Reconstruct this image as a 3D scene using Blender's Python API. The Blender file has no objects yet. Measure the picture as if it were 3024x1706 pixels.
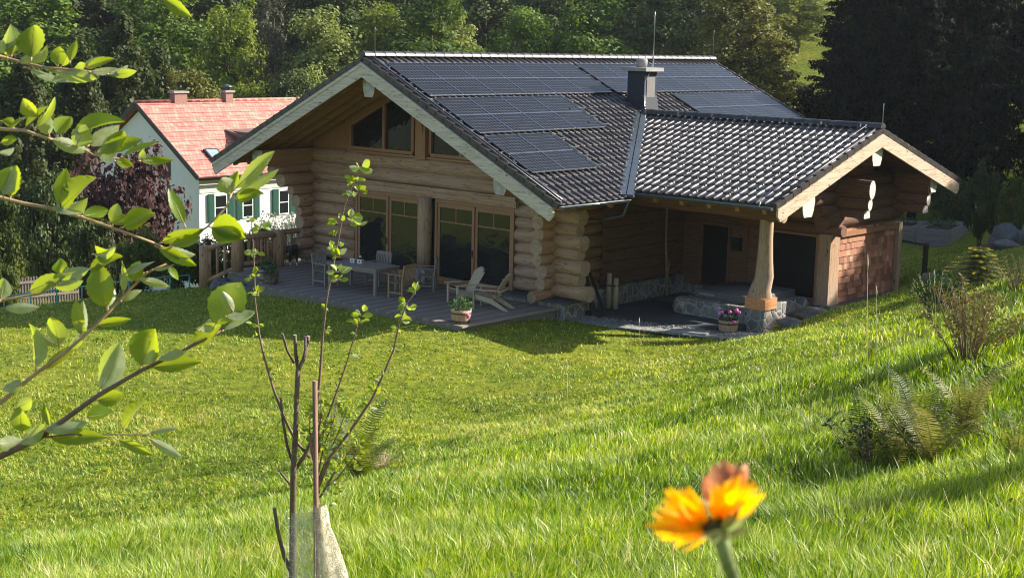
import bpy, math, random
import numpy as np
from mathutils import Vector, Matrix, Euler, noise
random.seed(7); rng = np.random.default_rng(11)
SC = bpy.context.scene
COL = SC.collection
pi = math.pi
# ---------------------------------------------------------------- camera
CX, CY, CZ = 30.11, -27.807, 7.082
YAW, PIT, ROL, FPX = 0.72098, -0.16902, 0.02364, 4307.85
cyw, syw, cp, sp = math.cos(YAW), math.sin(YAW), math.cos(PIT), math.sin(PIT)
Fv = Vector((-syw*cp, cyw*cp, sp)); R0 = Vector((cyw, syw, 0)); U0 = R0.cross(Fv)
Rv = math.cos(ROL)*R0 + math.sin(ROL)*U0; Uv = -math.sin(ROL)*R0 + math.cos(ROL)*U0
cd = bpy.data.cameras.new('camera'); cam = bpy.data.objects.new('camera', cd); COL.objects.link(cam)
M = Matrix((Rv, Uv, -Fv)).transposed().to_4x4(); M.translation = (CX, CY, CZ)
cam.matrix_world = M
cd.sensor_width = 36; cd.lens = FPX/3024*36; cd.clip_start = 0.05; cd.clip_end = 2000
cd.dof.use_dof = True; cd.dof.focus_distance = 32; cd.dof.aperture_fstop = 27
SC.camera = cam
C3 = Vector((CX, CY, CZ)); F2 = Vector((-syw, cyw, 0)); R2 = Vector((cyw, syw, 0))
# ---------------------------------------------------------------- world, sun
SUN = Vector((0.93, 1.44, 1.0)).normalized()
EL = math.asin(SUN.z); AZ = math.atan2(SUN.x, SUN.y)
wd = bpy.data.worlds.new('World'); SC.world = wd; wd.use_nodes = True
nt = wd.node_tree; bg = nt.nodes['Background']
sky = nt.nodes.new('ShaderNodeTexSky'); sky.sky_type = 'NISHITA'; sky.sun_disc = False
sky.sun_elevation = EL; sky.sun_rotation = AZ; sky.air_density = 1.0; sky.dust_density = 1.5
nt.links.new(sky.outputs[0], bg.inputs[0]); bg.inputs[1].default_value = 0.095
sl = bpy.data.lights.new('sun', 'SUN'); sl.energy = 5.0; sl.angle = math.radians(0.5); sl.color = (1, 0.93, 0.82)
so = bpy.data.objects.new('sun', sl); COL.objects.link(so)
so.rotation_euler = SUN.to_track_quat('Z', 'Y').to_euler(); so.location = (60, 80, 90)
SC.view_settings.view_transform = 'Standard'; SC.view_settings.look = 'None'
SC.view_settings.exposure = 1.25; SC.view_settings.gamma = 1
SC.render.engine = 'CYCLES'
SC.cycles.filter_width = 1.05; SC.cycles.max_bounces = 6; SC.cycles.transparent_max_bounces = 8

# ---------------------------------------------------------------- measuring helper: photo point + distance along the view -> world
def at(u, v, d):            # u,v in photo pixels (3024 wide), d = level distance in metres
    r = Fv + Rv*((u-1512)/FPX) - Uv*((v-853)/FPX)
    return C3 + r*(d/(r.x*F2.x+r.y*F2.y))
def at2(x, y, d): return at(x*1.17391, y*1.17391, d)
def dl(d, l): p = C3 + F2*d + R2*l; return (p.x, p.y)

# ---------------------------------------------------------------- materials
def new_mat(name):
    m = bpy.data.materials.new(name); m.use_nodes = True
    n = m.node_tree.nodes; b = n['Principled BSDF']; return m, m.node_tree, b
def N(nt, typ, **kw):
    n = nt.nodes.new(typ)
    for k, v in kw.items():
        if k.startswith('_'): setattr(n, k[1:], v)
        else: n.inputs[k.replace('_', ' ')].default_value = v
    return n
def ramp(nt, fac, stops):
    r = nt.nodes.new('ShaderNodeValToRGB'); e = r.color_ramp.elements
    while len(e) < len(stops): e.new(0.5)
    for i, (p, c) in enumerate(stops):
        e[i].position = p; e[i].color = (*c, 1) if len(c) == 3 else c
    nt.links.new(fac, r.inputs[0]); return r.outputs[0]
def simple(name, col, rough=0.6, metal=0, var=0.25, scale=6, bump=0.0, spec=0.5, vec=(1, 1, 1)):
    m, t, b = new_mat(name)
    tc = N(t, 'ShaderNodeTexCoord'); mp = N(t, 'ShaderNodeMapping'); mp.inputs['Scale'].default_value = vec
    t.links.new(tc.outputs['Object'], mp.inputs[0])
    nz = N(t, 'ShaderNodeTexNoise', Scale=scale, Detail=6.0, Roughness=0.65); t.links.new(mp.outputs[0], nz.inputs['Vector'])
    lo = tuple(c*(1-var) for c in col); hi = tuple(min(1, c*(1+var)) for c in col)
    t.links.new(ramp(t, nz.outputs['Fac'], [(0.3, lo), (0.7, hi)]), b.inputs['Base Color'])
    b.inputs['Roughness'].default_value = rough; b.inputs['Metallic'].default_value = metal
    b.inputs['Specular IOR Level'].default_value = spec
    if bump:
        bp = N(t, 'ShaderNodeBump', Strength=bump, Distance=0.02); t.links.new(nz.outputs['Fac'], bp.inputs['Height'])
        t.links.new(bp.outputs[0], b.inputs['Normal'])
    return m
def wood(name, col, axis='X', grey=0.0, rough=0.7, knots=True, var=0.4):
    m, t, b = new_mat(name)
    tc = N(t, 'ShaderNodeTexCoord'); mp = N(t, 'ShaderNodeMapping')
    s = {'X': (0.35, 6, 6), 'Y': (6, 0.35, 6), 'Z': (6, 6, 0.35)}[axis]
    mp.inputs['Scale'].default_value = s
    t.links.new(tc.outputs['Object'], mp.inputs[0])
    nz = N(t, 'ShaderNodeTexNoise', Scale=3.5, Detail=8.0, Roughness=0.7, Distortion=0.4); t.links.new(mp.outputs[0], nz.inputs['Vector'])
    n2 = N(t, 'ShaderNodeTexNoise', Scale=0.9, Detail=3.0); t.links.new(tc.outputs['Object'], n2.inputs['Vector'])
    c1 = tuple(c*(1-var) for c in col); c2 = tuple(c*(1+var*0.7) for c in col)
    base = ramp(t, nz.outputs['Fac'], [(0.28, c1), (0.5, col), (0.75, c2)])
    mx = N(t, 'ShaderNodeMix'); mx.data_type = 'RGBA'
    g = sum(col)/3; t.links.new(ramp(t, n2.outputs['Fac'], [(0.35, (0, 0, 0)), (0.7, (grey, grey, grey))]), mx.inputs[0])
    t.links.new(base, mx.inputs[6]); mx.inputs[7].default_value = (g*1.15, g*1.05, g*0.95, 1)
    out = mx.outputs[2]
    if knots:
        mp2 = N(t, 'ShaderNodeMapping'); k = {'X': (1.3, 3, 3), 'Y': (3, 1.3, 3), 'Z': (3, 3, 1.3)}[axis]
        mp2.inputs['Scale'].default_value = k; t.links.new(tc.outputs['Object'], mp2.inputs[0])
        vo = N(t, 'ShaderNodeTexVoronoi', Scale=1.4); t.links.new(mp2.outputs[0], vo.inputs['Vector'])
        kf = ramp(t, vo.outputs['Distance'], [(0.07, (0.35, 0.3, 0.28)), (0.13, (1, 1, 1))])
        m2 = N(t, 'ShaderNodeMix'); m2.data_type = 'RGBA'; m2.blend_type = 'MULTIPLY'; m2.inputs[0].default_value = 1
        t.links.new(out, m2.inputs[6]); t.links.new(kf, m2.inputs[7]); out = m2.outputs[2]
        mp3 = N(t, 'ShaderNodeMapping'); mp3.inputs['Scale'].default_value = {'X': (.35, 5, 5), 'Y': (5, .35, 5), 'Z': (5, 5, .35)}[axis]; t.links.new(tc.outputs['Object'], mp3.inputs[0])
        cn = N(t, 'ShaderNodeTexNoise', Scale=2.2, Detail=3.0); t.links.new(mp3.outputs[0], cn.inputs['Vector'])
        cf = ramp(t, cn.outputs['Fac'], [(.485, (1, 1, 1)), (.498, (.35, .3, .27)), (.503, (.35, .3, .27)), (.516, (1, 1, 1))])
        m3 = N(t, 'ShaderNodeMix'); m3.data_type = 'RGBA'; m3.blend_type = 'MULTIPLY'; m3.inputs[0].default_value = .85
        t.links.new(out, m3.inputs[6]); t.links.new(cf, m3.inputs[7]); out = m3.outputs[2]
    t.links.new(out, b.inputs['Base Color']); b.inputs['Roughness'].default_value = rough
    b.inputs['Specular IOR Level'].default_value = 0.3
    bp = N(t, 'ShaderNodeBump', Strength=0.5, Distance=0.015); t.links.new(nz.outputs['Fac'], bp.inputs['Height'])
    t.links.new(bp.outputs[0], b.inputs['Normal'])
    return m
def leafmat(name, cols, trans=0.45, rough=0.6, scale=1.2, rnd=0.25, attr=None, spec=0.3):
    m, t, b = new_mat(name)
    if attr:
        a = N(t, 'ShaderNodeAttribute', _attribute_name=attr); fac = a.outputs['Fac']
    else:
        tc = N(t, 'ShaderNodeTexCoord'); nz = N(t, 'ShaderNodeTexNoise', Scale=scale, Detail=5.0, Roughness=0.75)
        t.links.new(tc.outputs['Object'], nz.inputs['Vector']); fac = nz.outputs['Fac']
    k = len(cols)
    lo, hi = (0.0, 1.0) if attr else (0.3, 0.7)
    col = ramp(t, fac, [(lo+(hi-lo)*i/(k-1), c) for i, c in enumerate(cols)])
    oi = N(t, 'ShaderNodeObjectInfo'); hs = N(t, 'ShaderNodeHueSaturation')
    mr = N(t, 'ShaderNodeMapRange'); mr.inputs[3].default_value = 1-rnd; mr.inputs[4].default_value = 1+rnd
    t.links.new(oi.outputs['Random'], mr.inputs[0]); t.links.new(mr.outputs[0], hs.inputs['Value'])
    t.links.new(col, hs.inputs['Color'])
    t.links.new(hs.outputs[0], b.inputs['Base Color']); b.inputs['Roughness'].default_value = rough
    b.inputs['Specular IOR Level'].default_value = spec
    tr = N(t, 'ShaderNodeBsdfTranslucent'); mxs = N(t, 'ShaderNodeMixShader'); mxs.inputs[0].default_value = trans
    h2 = N(t, 'ShaderNodeHueSaturation', Saturation=1.15, Value=1.5, Hue=0.485); t.links.new(hs.outputs[0], h2.inputs['Color'])
    t.links.new(h2.outputs[0], tr.inputs[0])
    t.links.new(b.outputs[0], mxs.inputs[1]); t.links.new(tr.outputs[0], mxs.inputs[2])
    t.links.new(mxs.outputs[0], t.nodes['Material Output'].inputs[0])
    return m
MT = {}
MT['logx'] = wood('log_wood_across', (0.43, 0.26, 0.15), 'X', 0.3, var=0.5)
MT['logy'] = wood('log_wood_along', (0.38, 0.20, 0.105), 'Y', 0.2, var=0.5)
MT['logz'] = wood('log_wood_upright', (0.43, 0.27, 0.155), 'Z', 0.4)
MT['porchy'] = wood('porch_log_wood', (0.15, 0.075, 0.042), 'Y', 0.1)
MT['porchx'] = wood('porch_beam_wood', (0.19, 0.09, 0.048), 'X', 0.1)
MT['soffit'] = wood('soffit_wood', (0.35, 0.185, 0.085), 'X', 0.0, knots=False)
MT['railw'] = wood('rail_wood', (0.42, 0.24, 0.12), 'Z', 0.2)
MT['frame'] = wood('window_frame_wood', (0.34, 0.165, 0.078), 'Z', 0.1, rough=0.5, knots=False, var=0.2)
MT['fascia'] = wood('weathered_fascia_wood', (0.55, 0.48, 0.40), 'X', 0.3)
MT['fasciaw'] = wood('pale_fascia_wood', (0.56, 0.41, 0.28), 'Y', 0.2, var=0.3)
MT['endg'] = simple('end_grain', (0.36, 0.25, 0.16), 0.8, var=0.35, scale=9)
MT['endw'] = simple('pale_end_grain', (0.62, 0.55, 0.46), 0.8, var=0.15, scale=9)
MT['tile'] = simple('dark_glazed_tile', (0.040, 0.034, 0.032), 0.42, var=0.55, scale=3.0, spec=0.5)
MT['edge'] = simple('tile_edge', (0.03, 0.028, 0.028), 0.6)
MT['zinc'] = simple('dark_flashing', (0.10, 0.12, 0.14), 0.4, metal=0.5, var=0.15)
MT['steel'] = simple('bright_metal', (0.6, 0.6, 0.62), 0.28, metal=1.0, var=0.1)
MT['black'] = simple('black_paint', (0.012, 0.012, 0.013), 0.5)
MT['white'] = simple('white_render', (0.74, 0.73, 0.68), 0.85, var=0.05, scale=2)
MT['grey'] = simple('grey_concrete', (0.30, 0.29, 0.27), 0.85, var=0.15)
MT['green'] = simple('green_shutter_paint', (0.004, 0.062, 0.038), 0.5, var=0.15)
MT['picket'] = simple('dark_old_pickets', (.13, .11, .09), .9, var=.3)
MT['teal'] = simple('turquoise_rail_paint', (0.07, 0.30, 0.25), 0.5)
MT['deck'] = wood('deck_wood', (0.20, 0.165, 0.14), 'Y', 0.4, knots=False, var=0.6)
MT['teak'] = wood('grey_teak', (0.27, 0.23, 0.19), 'Z', 0.6, knots=False, var=0.25)
MT['teak2'] = wood('warm_teak', (0.36, 0.23, 0.12), 'Z', 0.3, knots=False, var=0.25)
MT['slate'] = simple('slate_paving', (0.055, 0.062, 0.068), 0.6, var=0.35, scale=2.5)
MT['bark'] = simple('bark', (0.13, 0.10, 0.075), 0.9, var=0.4, scale=12, bump=0.4)
MT['twig'] = simple('twig_bark', (0.17, 0.105, 0.075), 0.6, var=0.35, scale=30)
MT['twigl'] = simple('young_twig_bark', (0.42, 0.28, 0.15), 0.6, var=0.3, scale=30)
MT['barrel'] = wood('barrel_wood', (0.42, 0.28, 0.15), 'Z', 0.2, var=0.3)
MT['soil'] = simple('soil', (0.04, 0.03, 0.02), 0.95)
MT['brick'] = simple('chimney_brick', (0.28, 0.15, 0.12), 0.85, var=0.3, scale=14)
MT['rock'] = simple('grey_rock', (0.12, 0.12, 0.118), 0.85, var=0.45, scale=5, bump=0.6)
MT['plast'] = simple('tub_cover', (0.11, 0.115, 0.12), 0.7, var=0.1)
MT['pink'] = simple('pink_petal', (0.75, 0.12, 0.38), 0.5, var=0.3, scale=60)
MT['lilac'] = simple('lilac_petal', (0.62, 0.25, 0.62), 0.5, var=0.3, scale=60)
def glassm(name, base=(0.012, 0.015, 0.015)):
    m, t, b = new_mat(name); b.inputs['Base Color'].default_value = (*base, 1)
    b.inputs['Roughness'].default_value = 0.03; b.inputs['Specular IOR Level'].default_value = 0.45
    tc = N(t, 'ShaderNodeTexCoord'); nz = N(t, 'ShaderNodeTexNoise', Scale=2.6, Detail=2.0); t.links.new(tc.outputs['Object'], nz.inputs['Vector'])
    bp = N(t, 'ShaderNodeBump', Strength=0.6, Distance=0.02); t.links.new(nz.outputs['Fac'], bp.inputs['Height']); t.links.new(bp.outputs[0], b.inputs['Normal'])
    return m
MT['glass'] = glassm('dark_window_glass')
# solar cells: grid of thin silver lines in the panel's own coordinates
def solarm():
    m, t, b = new_mat('solar_cells')
    tc = N(t, 'ShaderNodeTexCoord'); br = N(t, 'ShaderNodeTexBrick')
    br.offset = 0; br.inputs['Scale'].default_value = 1; br.inputs['Mortar Size'].default_value = 0.0036
    br.inputs['Brick Width'].default_value = 0.1286; br.inputs['Row Height'].default_value = 0.152
    br.inputs['Color1'].default_value = (0.006, 0.006, 0.007, 1); br.inputs['Color2'].default_value = (0.009, 0.009, 0.010, 1)
    br.inputs['Mortar'].default_value = (0.11, 0.11, 0.11, 1)
    t.links.new(tc.outputs['Object'], br.inputs['Vector']); t.links.new(br.outputs[0], b.inputs['Base Color'])
    b.inputs['Roughness'].default_value = 0.35; b.inputs['Specular IOR Level'].default_value = 0.5
    b.inputs['Coat Weight'].default_value = .0; b.inputs['Coat Roughness'].default_value = 0.06; b.inputs['Specular IOR Level'].default_value = .10; b.inputs['Roughness'].default_value = .14
    return m
MT['solar'] = solarm()
def stonem(name, sc, cols, mortar, disp=0.6):
    m, t, b = new_mat(name)
    tc = N(t, 'ShaderNodeTexCoord'); nz = N(t, 'ShaderNodeTexNoise', Scale=3.0, Detail=2.0); t.links.new(tc.outputs['Object'], nz.inputs['Vector'])
    ad = N(t, 'ShaderNodeVectorMath', _operation='MULTIPLY_ADD'); ad.inputs[1].default_value = (0.12,)*3
    t.links.new(nz.outputs['Color'], ad.inputs[0]); t.links.new(tc.outputs['Object'], ad.inputs[2])
    vo = N(t, 'ShaderNodeTexVoronoi', Scale=sc, _feature='DISTANCE_TO_EDGE'); v2 = N(t, 'ShaderNodeTexVoronoi', Scale=sc)
    t.links.new(ad.outputs[0], vo.inputs['Vector']); t.links.new(ad.outputs[0], v2.inputs['Vector'])
    n2 = N(t, 'ShaderNodeTexNoise', Scale=14.0, Detail=5.0); t.links.new(tc.outputs['Object'], n2.inputs['Vector'])
    sep = N(t, 'ShaderNodeSeparateColor'); t.links.new(v2.outputs['Color'], sep.inputs[0])
    c = ramp(t, sep.outputs[0], [(i/(len(cols)-1), k) for i, k in enumerate(cols)])
    mm = N(t, 'ShaderNodeMix'); mm.data_type = 'RGBA'; mm.blend_type = 'OVERLAY'; mm.inputs[0].default_value = 0.6
    t.links.new(c, mm.inputs[6]); t.links.new(n2.outputs['Color'], mm.inputs[7])
    mx = N(t, 'ShaderNodeMix'); mx.data_type = 'RGBA'
    t.links.new(ramp(t, vo.outputs['Distance'], [(0.03, (0, 0, 0)), (0.10, (1, 1, 1))]), mx.inputs[0])
    mx.inputs[6].default_value = (*mortar, 1); t.links.new(mm.outputs[2], mx.inputs[7])
    t.links.new(mx.outputs[2], b.inputs['Base Color']); b.inputs['Roughness'].default_value = 0.85
    bp = N(t, 'ShaderNodeBump', Strength=disp, Distance=0.04); t.links.new(ramp(t, vo.outputs['Distance'], [(0, (0, 0, 0)), (0.15, (1, 1, 1))]), bp.inputs['Height'])
    t.links.new(bp.outputs[0], b.inputs['Normal'])
    return m
MT['stone'] = stonem('rubble_stone', 3.6, [(0.10, 0.10, 0.10), (0.24, 0.22, 0.20), (0.16, 0.17, 0.17), (0.30, 0.20, 0.14)], (0.36, 0.34, 0.31))
MT['gravel'] = stonem('gravel_stones', 22, [(0.16, 0.16, 0.16), (0.42, 0.41, 0.39), (0.28, 0.28, 0.27), (0.5, 0.49, 0.46)], (0.06, 0.06, 0.06))
def brickm(name, c1, c2, mortar, w, h, ms, bias=0.0, vary=True, coord='Object', rot=None):
    m, t, b = new_mat(name)
    tc = N(t, 'ShaderNodeTexCoord'); mp = N(t, 'ShaderNodeMapping')
    if rot: mp.inputs['Rotation'].default_value = rot
    t.links.new(tc.outputs[coord], mp.inputs[0])
    br = N(t, 'ShaderNodeTexBrick'); br.offset = 0.5
    for k, v in (('Scale', 1), ('Mortar Size', ms), ('Brick Width', w), ('Row Height', h), ('Color1', (*c1, 1)), ('Color2', (*c2, 1)), ('Mortar', (*mortar, 1)), ('Bias', bias)):
        br.inputs[k].default_value = v
    t.links.new(mp.outputs[0], br.inputs['Vector'])
    nz = N(t, 'ShaderNodeTexNoise', Scale=2.0, Detail=6.0); t.links.new(tc.outputs['Object'], nz.inputs['Vector'])
    mm = N(t, 'ShaderNodeMix'); mm.data_type = 'RGBA'; mm.blend_type = 'OVERLAY'; mm.inputs[0].default_value = 0.5
    t.links.new(br.outputs[0], mm.inputs[6]); t.links.new(nz.outputs['Fac'], mm.inputs[7])
    t.links.new(mm.outputs[2], b.inputs['Base Color']); b.inputs['Roughness'].default_value = 0.8
    bp = N(t, 'ShaderNodeBump', Strength=0.5, Distance=0.02); t.links.new(br.outputs[1], bp.inputs['Height']); bp.invert = True
    t.links.new(bp.outputs[0], b.inputs['Normal'])
    return m
MT['redtile'] = brickm('red_roof_tile', (0.44, 0.15, 0.115), (0.66, 0.27, 0.21), (0.26, 0.09, 0.07), 0.2, 0.24, 0.012)

# ---------------------------------------------------------------- mesh helpers
class MB:
    def __init__(s): s.v = []; s.f = []; s.m = []; s.sm = []
    def add(s, vs, fs, mi=0, smooth=False):
        o = len(s.v); s.v += [tuple(v) for v in vs]
        for f in fs: s.f.append(tuple(i+o for i in f)); s.m.append(mi); s.sm.append(smooth)
    def box(s, c, sz, R=None, mi=0):
        hx, hy, hz = sz[0]/2, sz[1]/2, sz[2]/2
        vs = [Vector((x, y, z)) for x in (-hx, hx) for y in (-hy, hy) for z in (-hz, hz)]
        if R is not None: vs = [R @ v for v in vs]
        c = Vector(c); vs = [v+c for v in vs]
        s.add(vs, [(0, 1, 3, 2), (4, 6, 7, 5), (0, 4, 5, 1), (2, 3, 7, 6), (0, 2, 6, 4), (1, 5, 7, 3)], mi)
    def bb(s, x0, x1, y0, y1, z0, z1, mi=0): s.box(((x0+x1)/2, (y0+y1)/2, (z0+z1)/2), (x1-x0, y1-y0, z1-z0), None, mi)
    def bar(s, a, b, w, h, mi=0, up=(0, 0, 1)):
        a = Vector(a); b = Vector(b); d = (b-a); L = d.length; d.normalize()
        u = Vector(up); x = u.cross(d)
        if x.length < 1e-4: x = Vector((1, 0, 0)).cross(d)
        x.normalize(); z = d.cross(x)
        R = Matrix((x, d, z)).transposed()
        s.box((a+b)/2, (w, L, h), R, mi)
    def tube(s, pts, rad, n=10, mi=0, cap=1, squash=None, jit=0.0):
        pts = [Vector(p) for p in pts]; k = len(pts)
        if not hasattr(rad, '__len__'): rad = [rad]*k
        d0 = (pts[1]-pts[0]).normalized(); x = d0.orthogonal().normalized()
        if abs(d0.z) < 0.9: x = Vector((0, 0, 1)).cross(d0).normalized()
        vs = []
        for i, p in enumerate(pts):
            d = (pts[min(i+1, k-1)]-pts[max(i-1, 0)]).normalized()
            x = (x - d*x.dot(d)).normalized(); y = d.cross(x)
            for j in range(n):
                a = 2*pi*j/n; r = rad[i]*(1+(random.uniform(-jit, jit) if jit else 0))
                q = x*math.cos(a)*r + y*math.sin(a)*r*(squash or 1)
                vs.append(p+q)
        fs = [(i*n+j, i*n+(j+1) % n, (i+1)*n+(j+1) % n, (i+1)*n+j) for i in range(k-1) for j in range(n)]
        s.add(vs, fs, mi, True)
        if cap is not None:
            o = len(s.v)-len(vs)
            s.f.append(tuple(o+j for j in reversed(range(n)))); s.m.append(cap); s.sm.append(False)
            s.f.append(tuple(o+(k-1)*n+j for j in range(n))); s.m.append(cap); s.sm.append(False)
    def log(s, a, b, r, mi=0, cap=1, n=16, sq=None):
        a = Vector(a); b = Vector(b); L = (b-a).length; k = max(2, int(L/0.6)+1)
        ph = random.uniform(0, 9)
        pts = [a.lerp(b, i/(k-1)) + Vector((0.004*math.sin(ph*3+i), 0.006*math.sin(ph*5+i*.8), 0.010*math.sin(ph+i*1.3))) for i in range(k)]
        s.tube(pts, [r*(1+0.045*math.sin(ph*2+i*0.9)+.03*math.sin(ph*7+i*2.3)) for i in range(k)], n, mi, cap, sq)
    def lathe(s, prof, n=20, c=(0, 0, 0), mi=0, a0=0):
        vs = [(c[0]+r*math.cos(2*pi*j/n+a0), c[1]+r*math.sin(2*pi*j/n+a0), c[2]+z) for r, z in prof for j in range(n)]
        k = len(prof)
        fs = [(i*n+j, i*n+(j+1) % n, (i+1)*n+(j+1) % n, (i+1)*n+j) for i in range(k-1) for j in range(n)]
        fs.append(tuple((k-1)*n+j for j in range(n))); fs.append(tuple(reversed(range(n))))
        s.add(vs, fs[:-2], mi, True); o = len(s.v)-len(vs)
        for f in fs[-2:]: s.f.append(tuple(o+i for i in f)); s.m.append(mi); s.sm.append(False)
    def prism(s, poly, ext, mi=0):
        e = Vector(ext); n = len(poly); a = [Vector(p) for p in poly]; b = [p+e for p in a]
        s.add(a+b, [tuple(reversed(range(n))), tuple(range(n, 2*n))] + [(i, (i+1) % n, n+(i+1) % n, n+i) for i in range(n)], mi)
    def blob(s, c, r, seed=0, amp=0.25, nu=14, nv=9, mi=0, sz=(1, 1, 1), fr=1.2):
        c = Vector(c); vs = []
        for i in range(nv+1):
            th = pi*i/nv
            for j in range(nu):
                ph = 2*pi*j/nu
                d = Vector((math.sin(th)*math.cos(ph), math.sin(th)*math.sin(ph), math.cos(th)))
                k = 1+amp*noise.noise(d*fr+Vector((seed*3.1, seed, 0)))+amp*0.5*noise.noise(d*fr*2.7+Vector((seed, 0, 5)))
                vs.append(c+Vector((d.x*sz[0], d.y*sz[1], d.z*sz[2]))*r*k)
        s.add(vs, [(i*nu+j, (i+1)*nu+j, (i+1)*nu+(j+1) % nu, i*nu+(j+1) % nu) for i in range(nv) for j in range(nu)], mi, True)
    def build(s, name, mats, parent=None):
        me = bpy.data.meshes.new(name); me.from_pydata(s.v, [], s.f)
        if not isinstance(mats, (list, tuple)): mats = [mats]
        for m in mats: me.materials.append(m)
        nm = len(mats)
        me.polygons.foreach_set('material_index', [min(i, nm-1) for i in s.m]); me.polygons.foreach_set('use_smooth', s.sm)
        me.validate(); me.update()
        o = bpy.data.objects.new(name, me); COL.objects.link(o)
        if parent is not None:
            o.parent = parent
            l = parent.get('_w')
            if l is not None: o.location = -Vector(l)
        return o
def tag(o, label=None, cat=None, group=None, kind=None):
    if label: o['label'] = label
    if cat: o['category'] = cat
    if group: o['group'] = group
    if kind: o['kind'] = kind
    return o
def empty(name, loc, label, cat, group=None, rz=0):
    o = bpy.data.objects.new(name, None); COL.objects.link(o); o.location = loc; o.rotation_euler = (0, 0, rz)
    o.empty_display_size = 0.2
    return tag(o, label, cat, group)
def wempty(name, loc, label, cat, group=None):       # parts given in world coordinates
    o = empty(name, loc, label, cat, group); o['_w'] = tuple(loc); return o
def dup(root, loc, rz, label=None, group=None, s=1):
    r = root.copy(); COL.objects.link(r); r.location = loc; r.rotation_euler = (0, 0, rz); r.scale = (s,)*3 if not hasattr(s, '__len__') else s
    if label: r['label'] = label
    if group: r['group'] = group
    for ch in list(root.children):
        c = ch.copy(); COL.objects.link(c); c.parent = r
        for g in list(ch.children):
            d = g.copy(); COL.objects.link(d); d.parent = c
    return r
def npmesh(name, V, F, mats, attrs=None, parent=None, smooth=False, loops=None):
    me = bpy.data.meshes.new(name)
    V = np.asarray(V, dtype=np.float32)
    me.vertices.add(len(V)); me.vertices.foreach_set('co', V.ravel())
    if loops is None:
        F = np.asarray(F, dtype=np.int32); k = F.shape[1]; nf = len(F)
        me.loops.add(nf*k); me.loops.foreach_set('vertex_index', F.ravel())
        me.polygons.add(nf); me.polygons.foreach_set('loop_start', np.arange(0, nf*k, k, dtype=np.int32))
    else:
        li, ls = loops
        me.loops.add(len(li)); me.loops.foreach_set('vertex_index', li.astype(np.int32))
        me.polygons.add(len(ls)); me.polygons.foreach_set('loop_start', ls.astype(np.int32))
    me.update(calc_edges=True)
    if smooth: me.polygons.foreach_set('use_smooth', np.ones(len(me.polygons), dtype=bool))
    for m in (mats if isinstance(mats, (list, tuple)) else [mats]): me.materials.append(m)
    if attrs:
        for k2, a in attrs.items():
            at_ = me.attributes.new(k2, 'FLOAT', 'POINT'); at_.data.foreach_set('value', np.asarray(a, dtype=np.float32))
    o = bpy.data.objects.new(name, me); COL.objects.link(o)
    if parent is not None: o.parent = parent
    return o

# ---------------------------------------------------------------- terrain
ctl = [(5, -4, -.2), (0, -5, -.25), (5.5, -2.2, -.14), (2, -2.2, -.15), (-1, -2.2, -.18), (-4, -4, -.42), (-6, -1, -.62), (8, 0, -.28), (10, 2.5, -.33), (5.8, 1, -.2), (5.6, 3, -.35), (0, 3, -.5), (0, 10, -.5), (8, 10, -.4), (-5, 8, -1.0),
       (-7, -7, -.75), (-7.5, -3, -.8), (-10, -3, -1.5), (-12, -9, -1.6), (-15, 2, -2.4), (-21, 10, -4.6), (-26, 10, -5), (-26, 22, -5.2), (-40, 20, -5.5), (-15, 20, -3.5), (-60, 10, -5),
       (0, 25, -.6), (9, 13.5, -.1), (8, 17, .05), (7, 21, .1), (5.5, 24, .1), (5, 30, .3), (3, 36, .8), (11, 14, .75), (11.8, 8.5, .42), (12, 6, .42), (11.4, 18.5, .8), (16, 14, 2.2),
       (10.8, 5.0, -.05), (10.5, 8.2, -.1), (22, 10, 4), (18, 25, 4), (12, 32, 3), (5, 45, 4), (-3, 37, 1.2), (30, 30, 9), (10, 60, 8), (-22, 60, 2.2), (-27, 72, 5.5), (-33, 95, 14), (-10, 80, 8),
       (-40, 45, -4), (-60, 40, -3), (-60, 70, 6), (-80, 110, 28), (-50, 120, 30), (-20, 120, 24), (10, 120, 26), (-110, 60, 12), (-90, 0, -4), (-40, -20, -4), (-10, -25, -1.5), (10, -12, -.1), (2, -12, -.4), (8, -20, .6),
       (35, -10, 6.3), (36, -30, 6.8), (30, -27, 5.4), (28, -31, 4.8), (45, 0, 10), (45, -40, 9), (15, -40, 1), (60, 30, 18), (60, -20, 14), (-40, -60, -3), (50, 60, 16), (20, 4, 3.6), (60, 120, 30)]
for d, l, z in [(8, 0, 3.9), (12, 0, 3.02), (16, 0, 2.1), (20, 0, 1.22), (24, 0, .4), (27.5, 0, -.2), (8, -2.8, 3.6), (12, -4.2, 2.5), (16, -5.5, 1.2), (20, -7, .1), (24, -8.3, -.45), (28, -9, -.5),
                (8, 2.2, 4.05), (14, 3.7, 2.85), (20, 5.2, 2.35), (28, 7.3, 1.3), (35, 9.2, .68), (8, 2.9, 4.3), (14, 4.9, 3.3), (20, 7, 3.0), (28, 9.8, 2.1), (38, 13, 1.3), (32, 11.2, 1.85),
                (14, 1.6, 2.65), (20, 2.3, 1.62), (26, 2.9, .72), (30, 3.4, .2), (33.5, 3.7, -.22), (34, 5.3, .14), (30, 5.1, .7), (36.6, 7.6, .12), (4, 0, 4.9), (4, 2, 5.3), (4, -2, 4.6)]:
    x, y = dl(d, l); ctl.append((x, y, z))
ctl = np.array(ctl, dtype=float)
def _phi(r2): return 0.5*r2*np.log(r2+1e-6)
def _fit():
    P = ctl[:, :2]/10; n = len(P); D = ((P[:, None]-P[None])**2).sum(-1)
    A = np.zeros((n+3, n+3)); A[:n, :n] = _phi(D)+np.eye(n)*0.004; A[:n, n] = 1; A[:n, n+1:] = P; A[n, :n] = 1; A[n+1:, :n] = P.T
    b = np.zeros(n+3); b[:n] = ctl[:, 2]; return np.linalg.solve(A, b)
_w = _fit()
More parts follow.
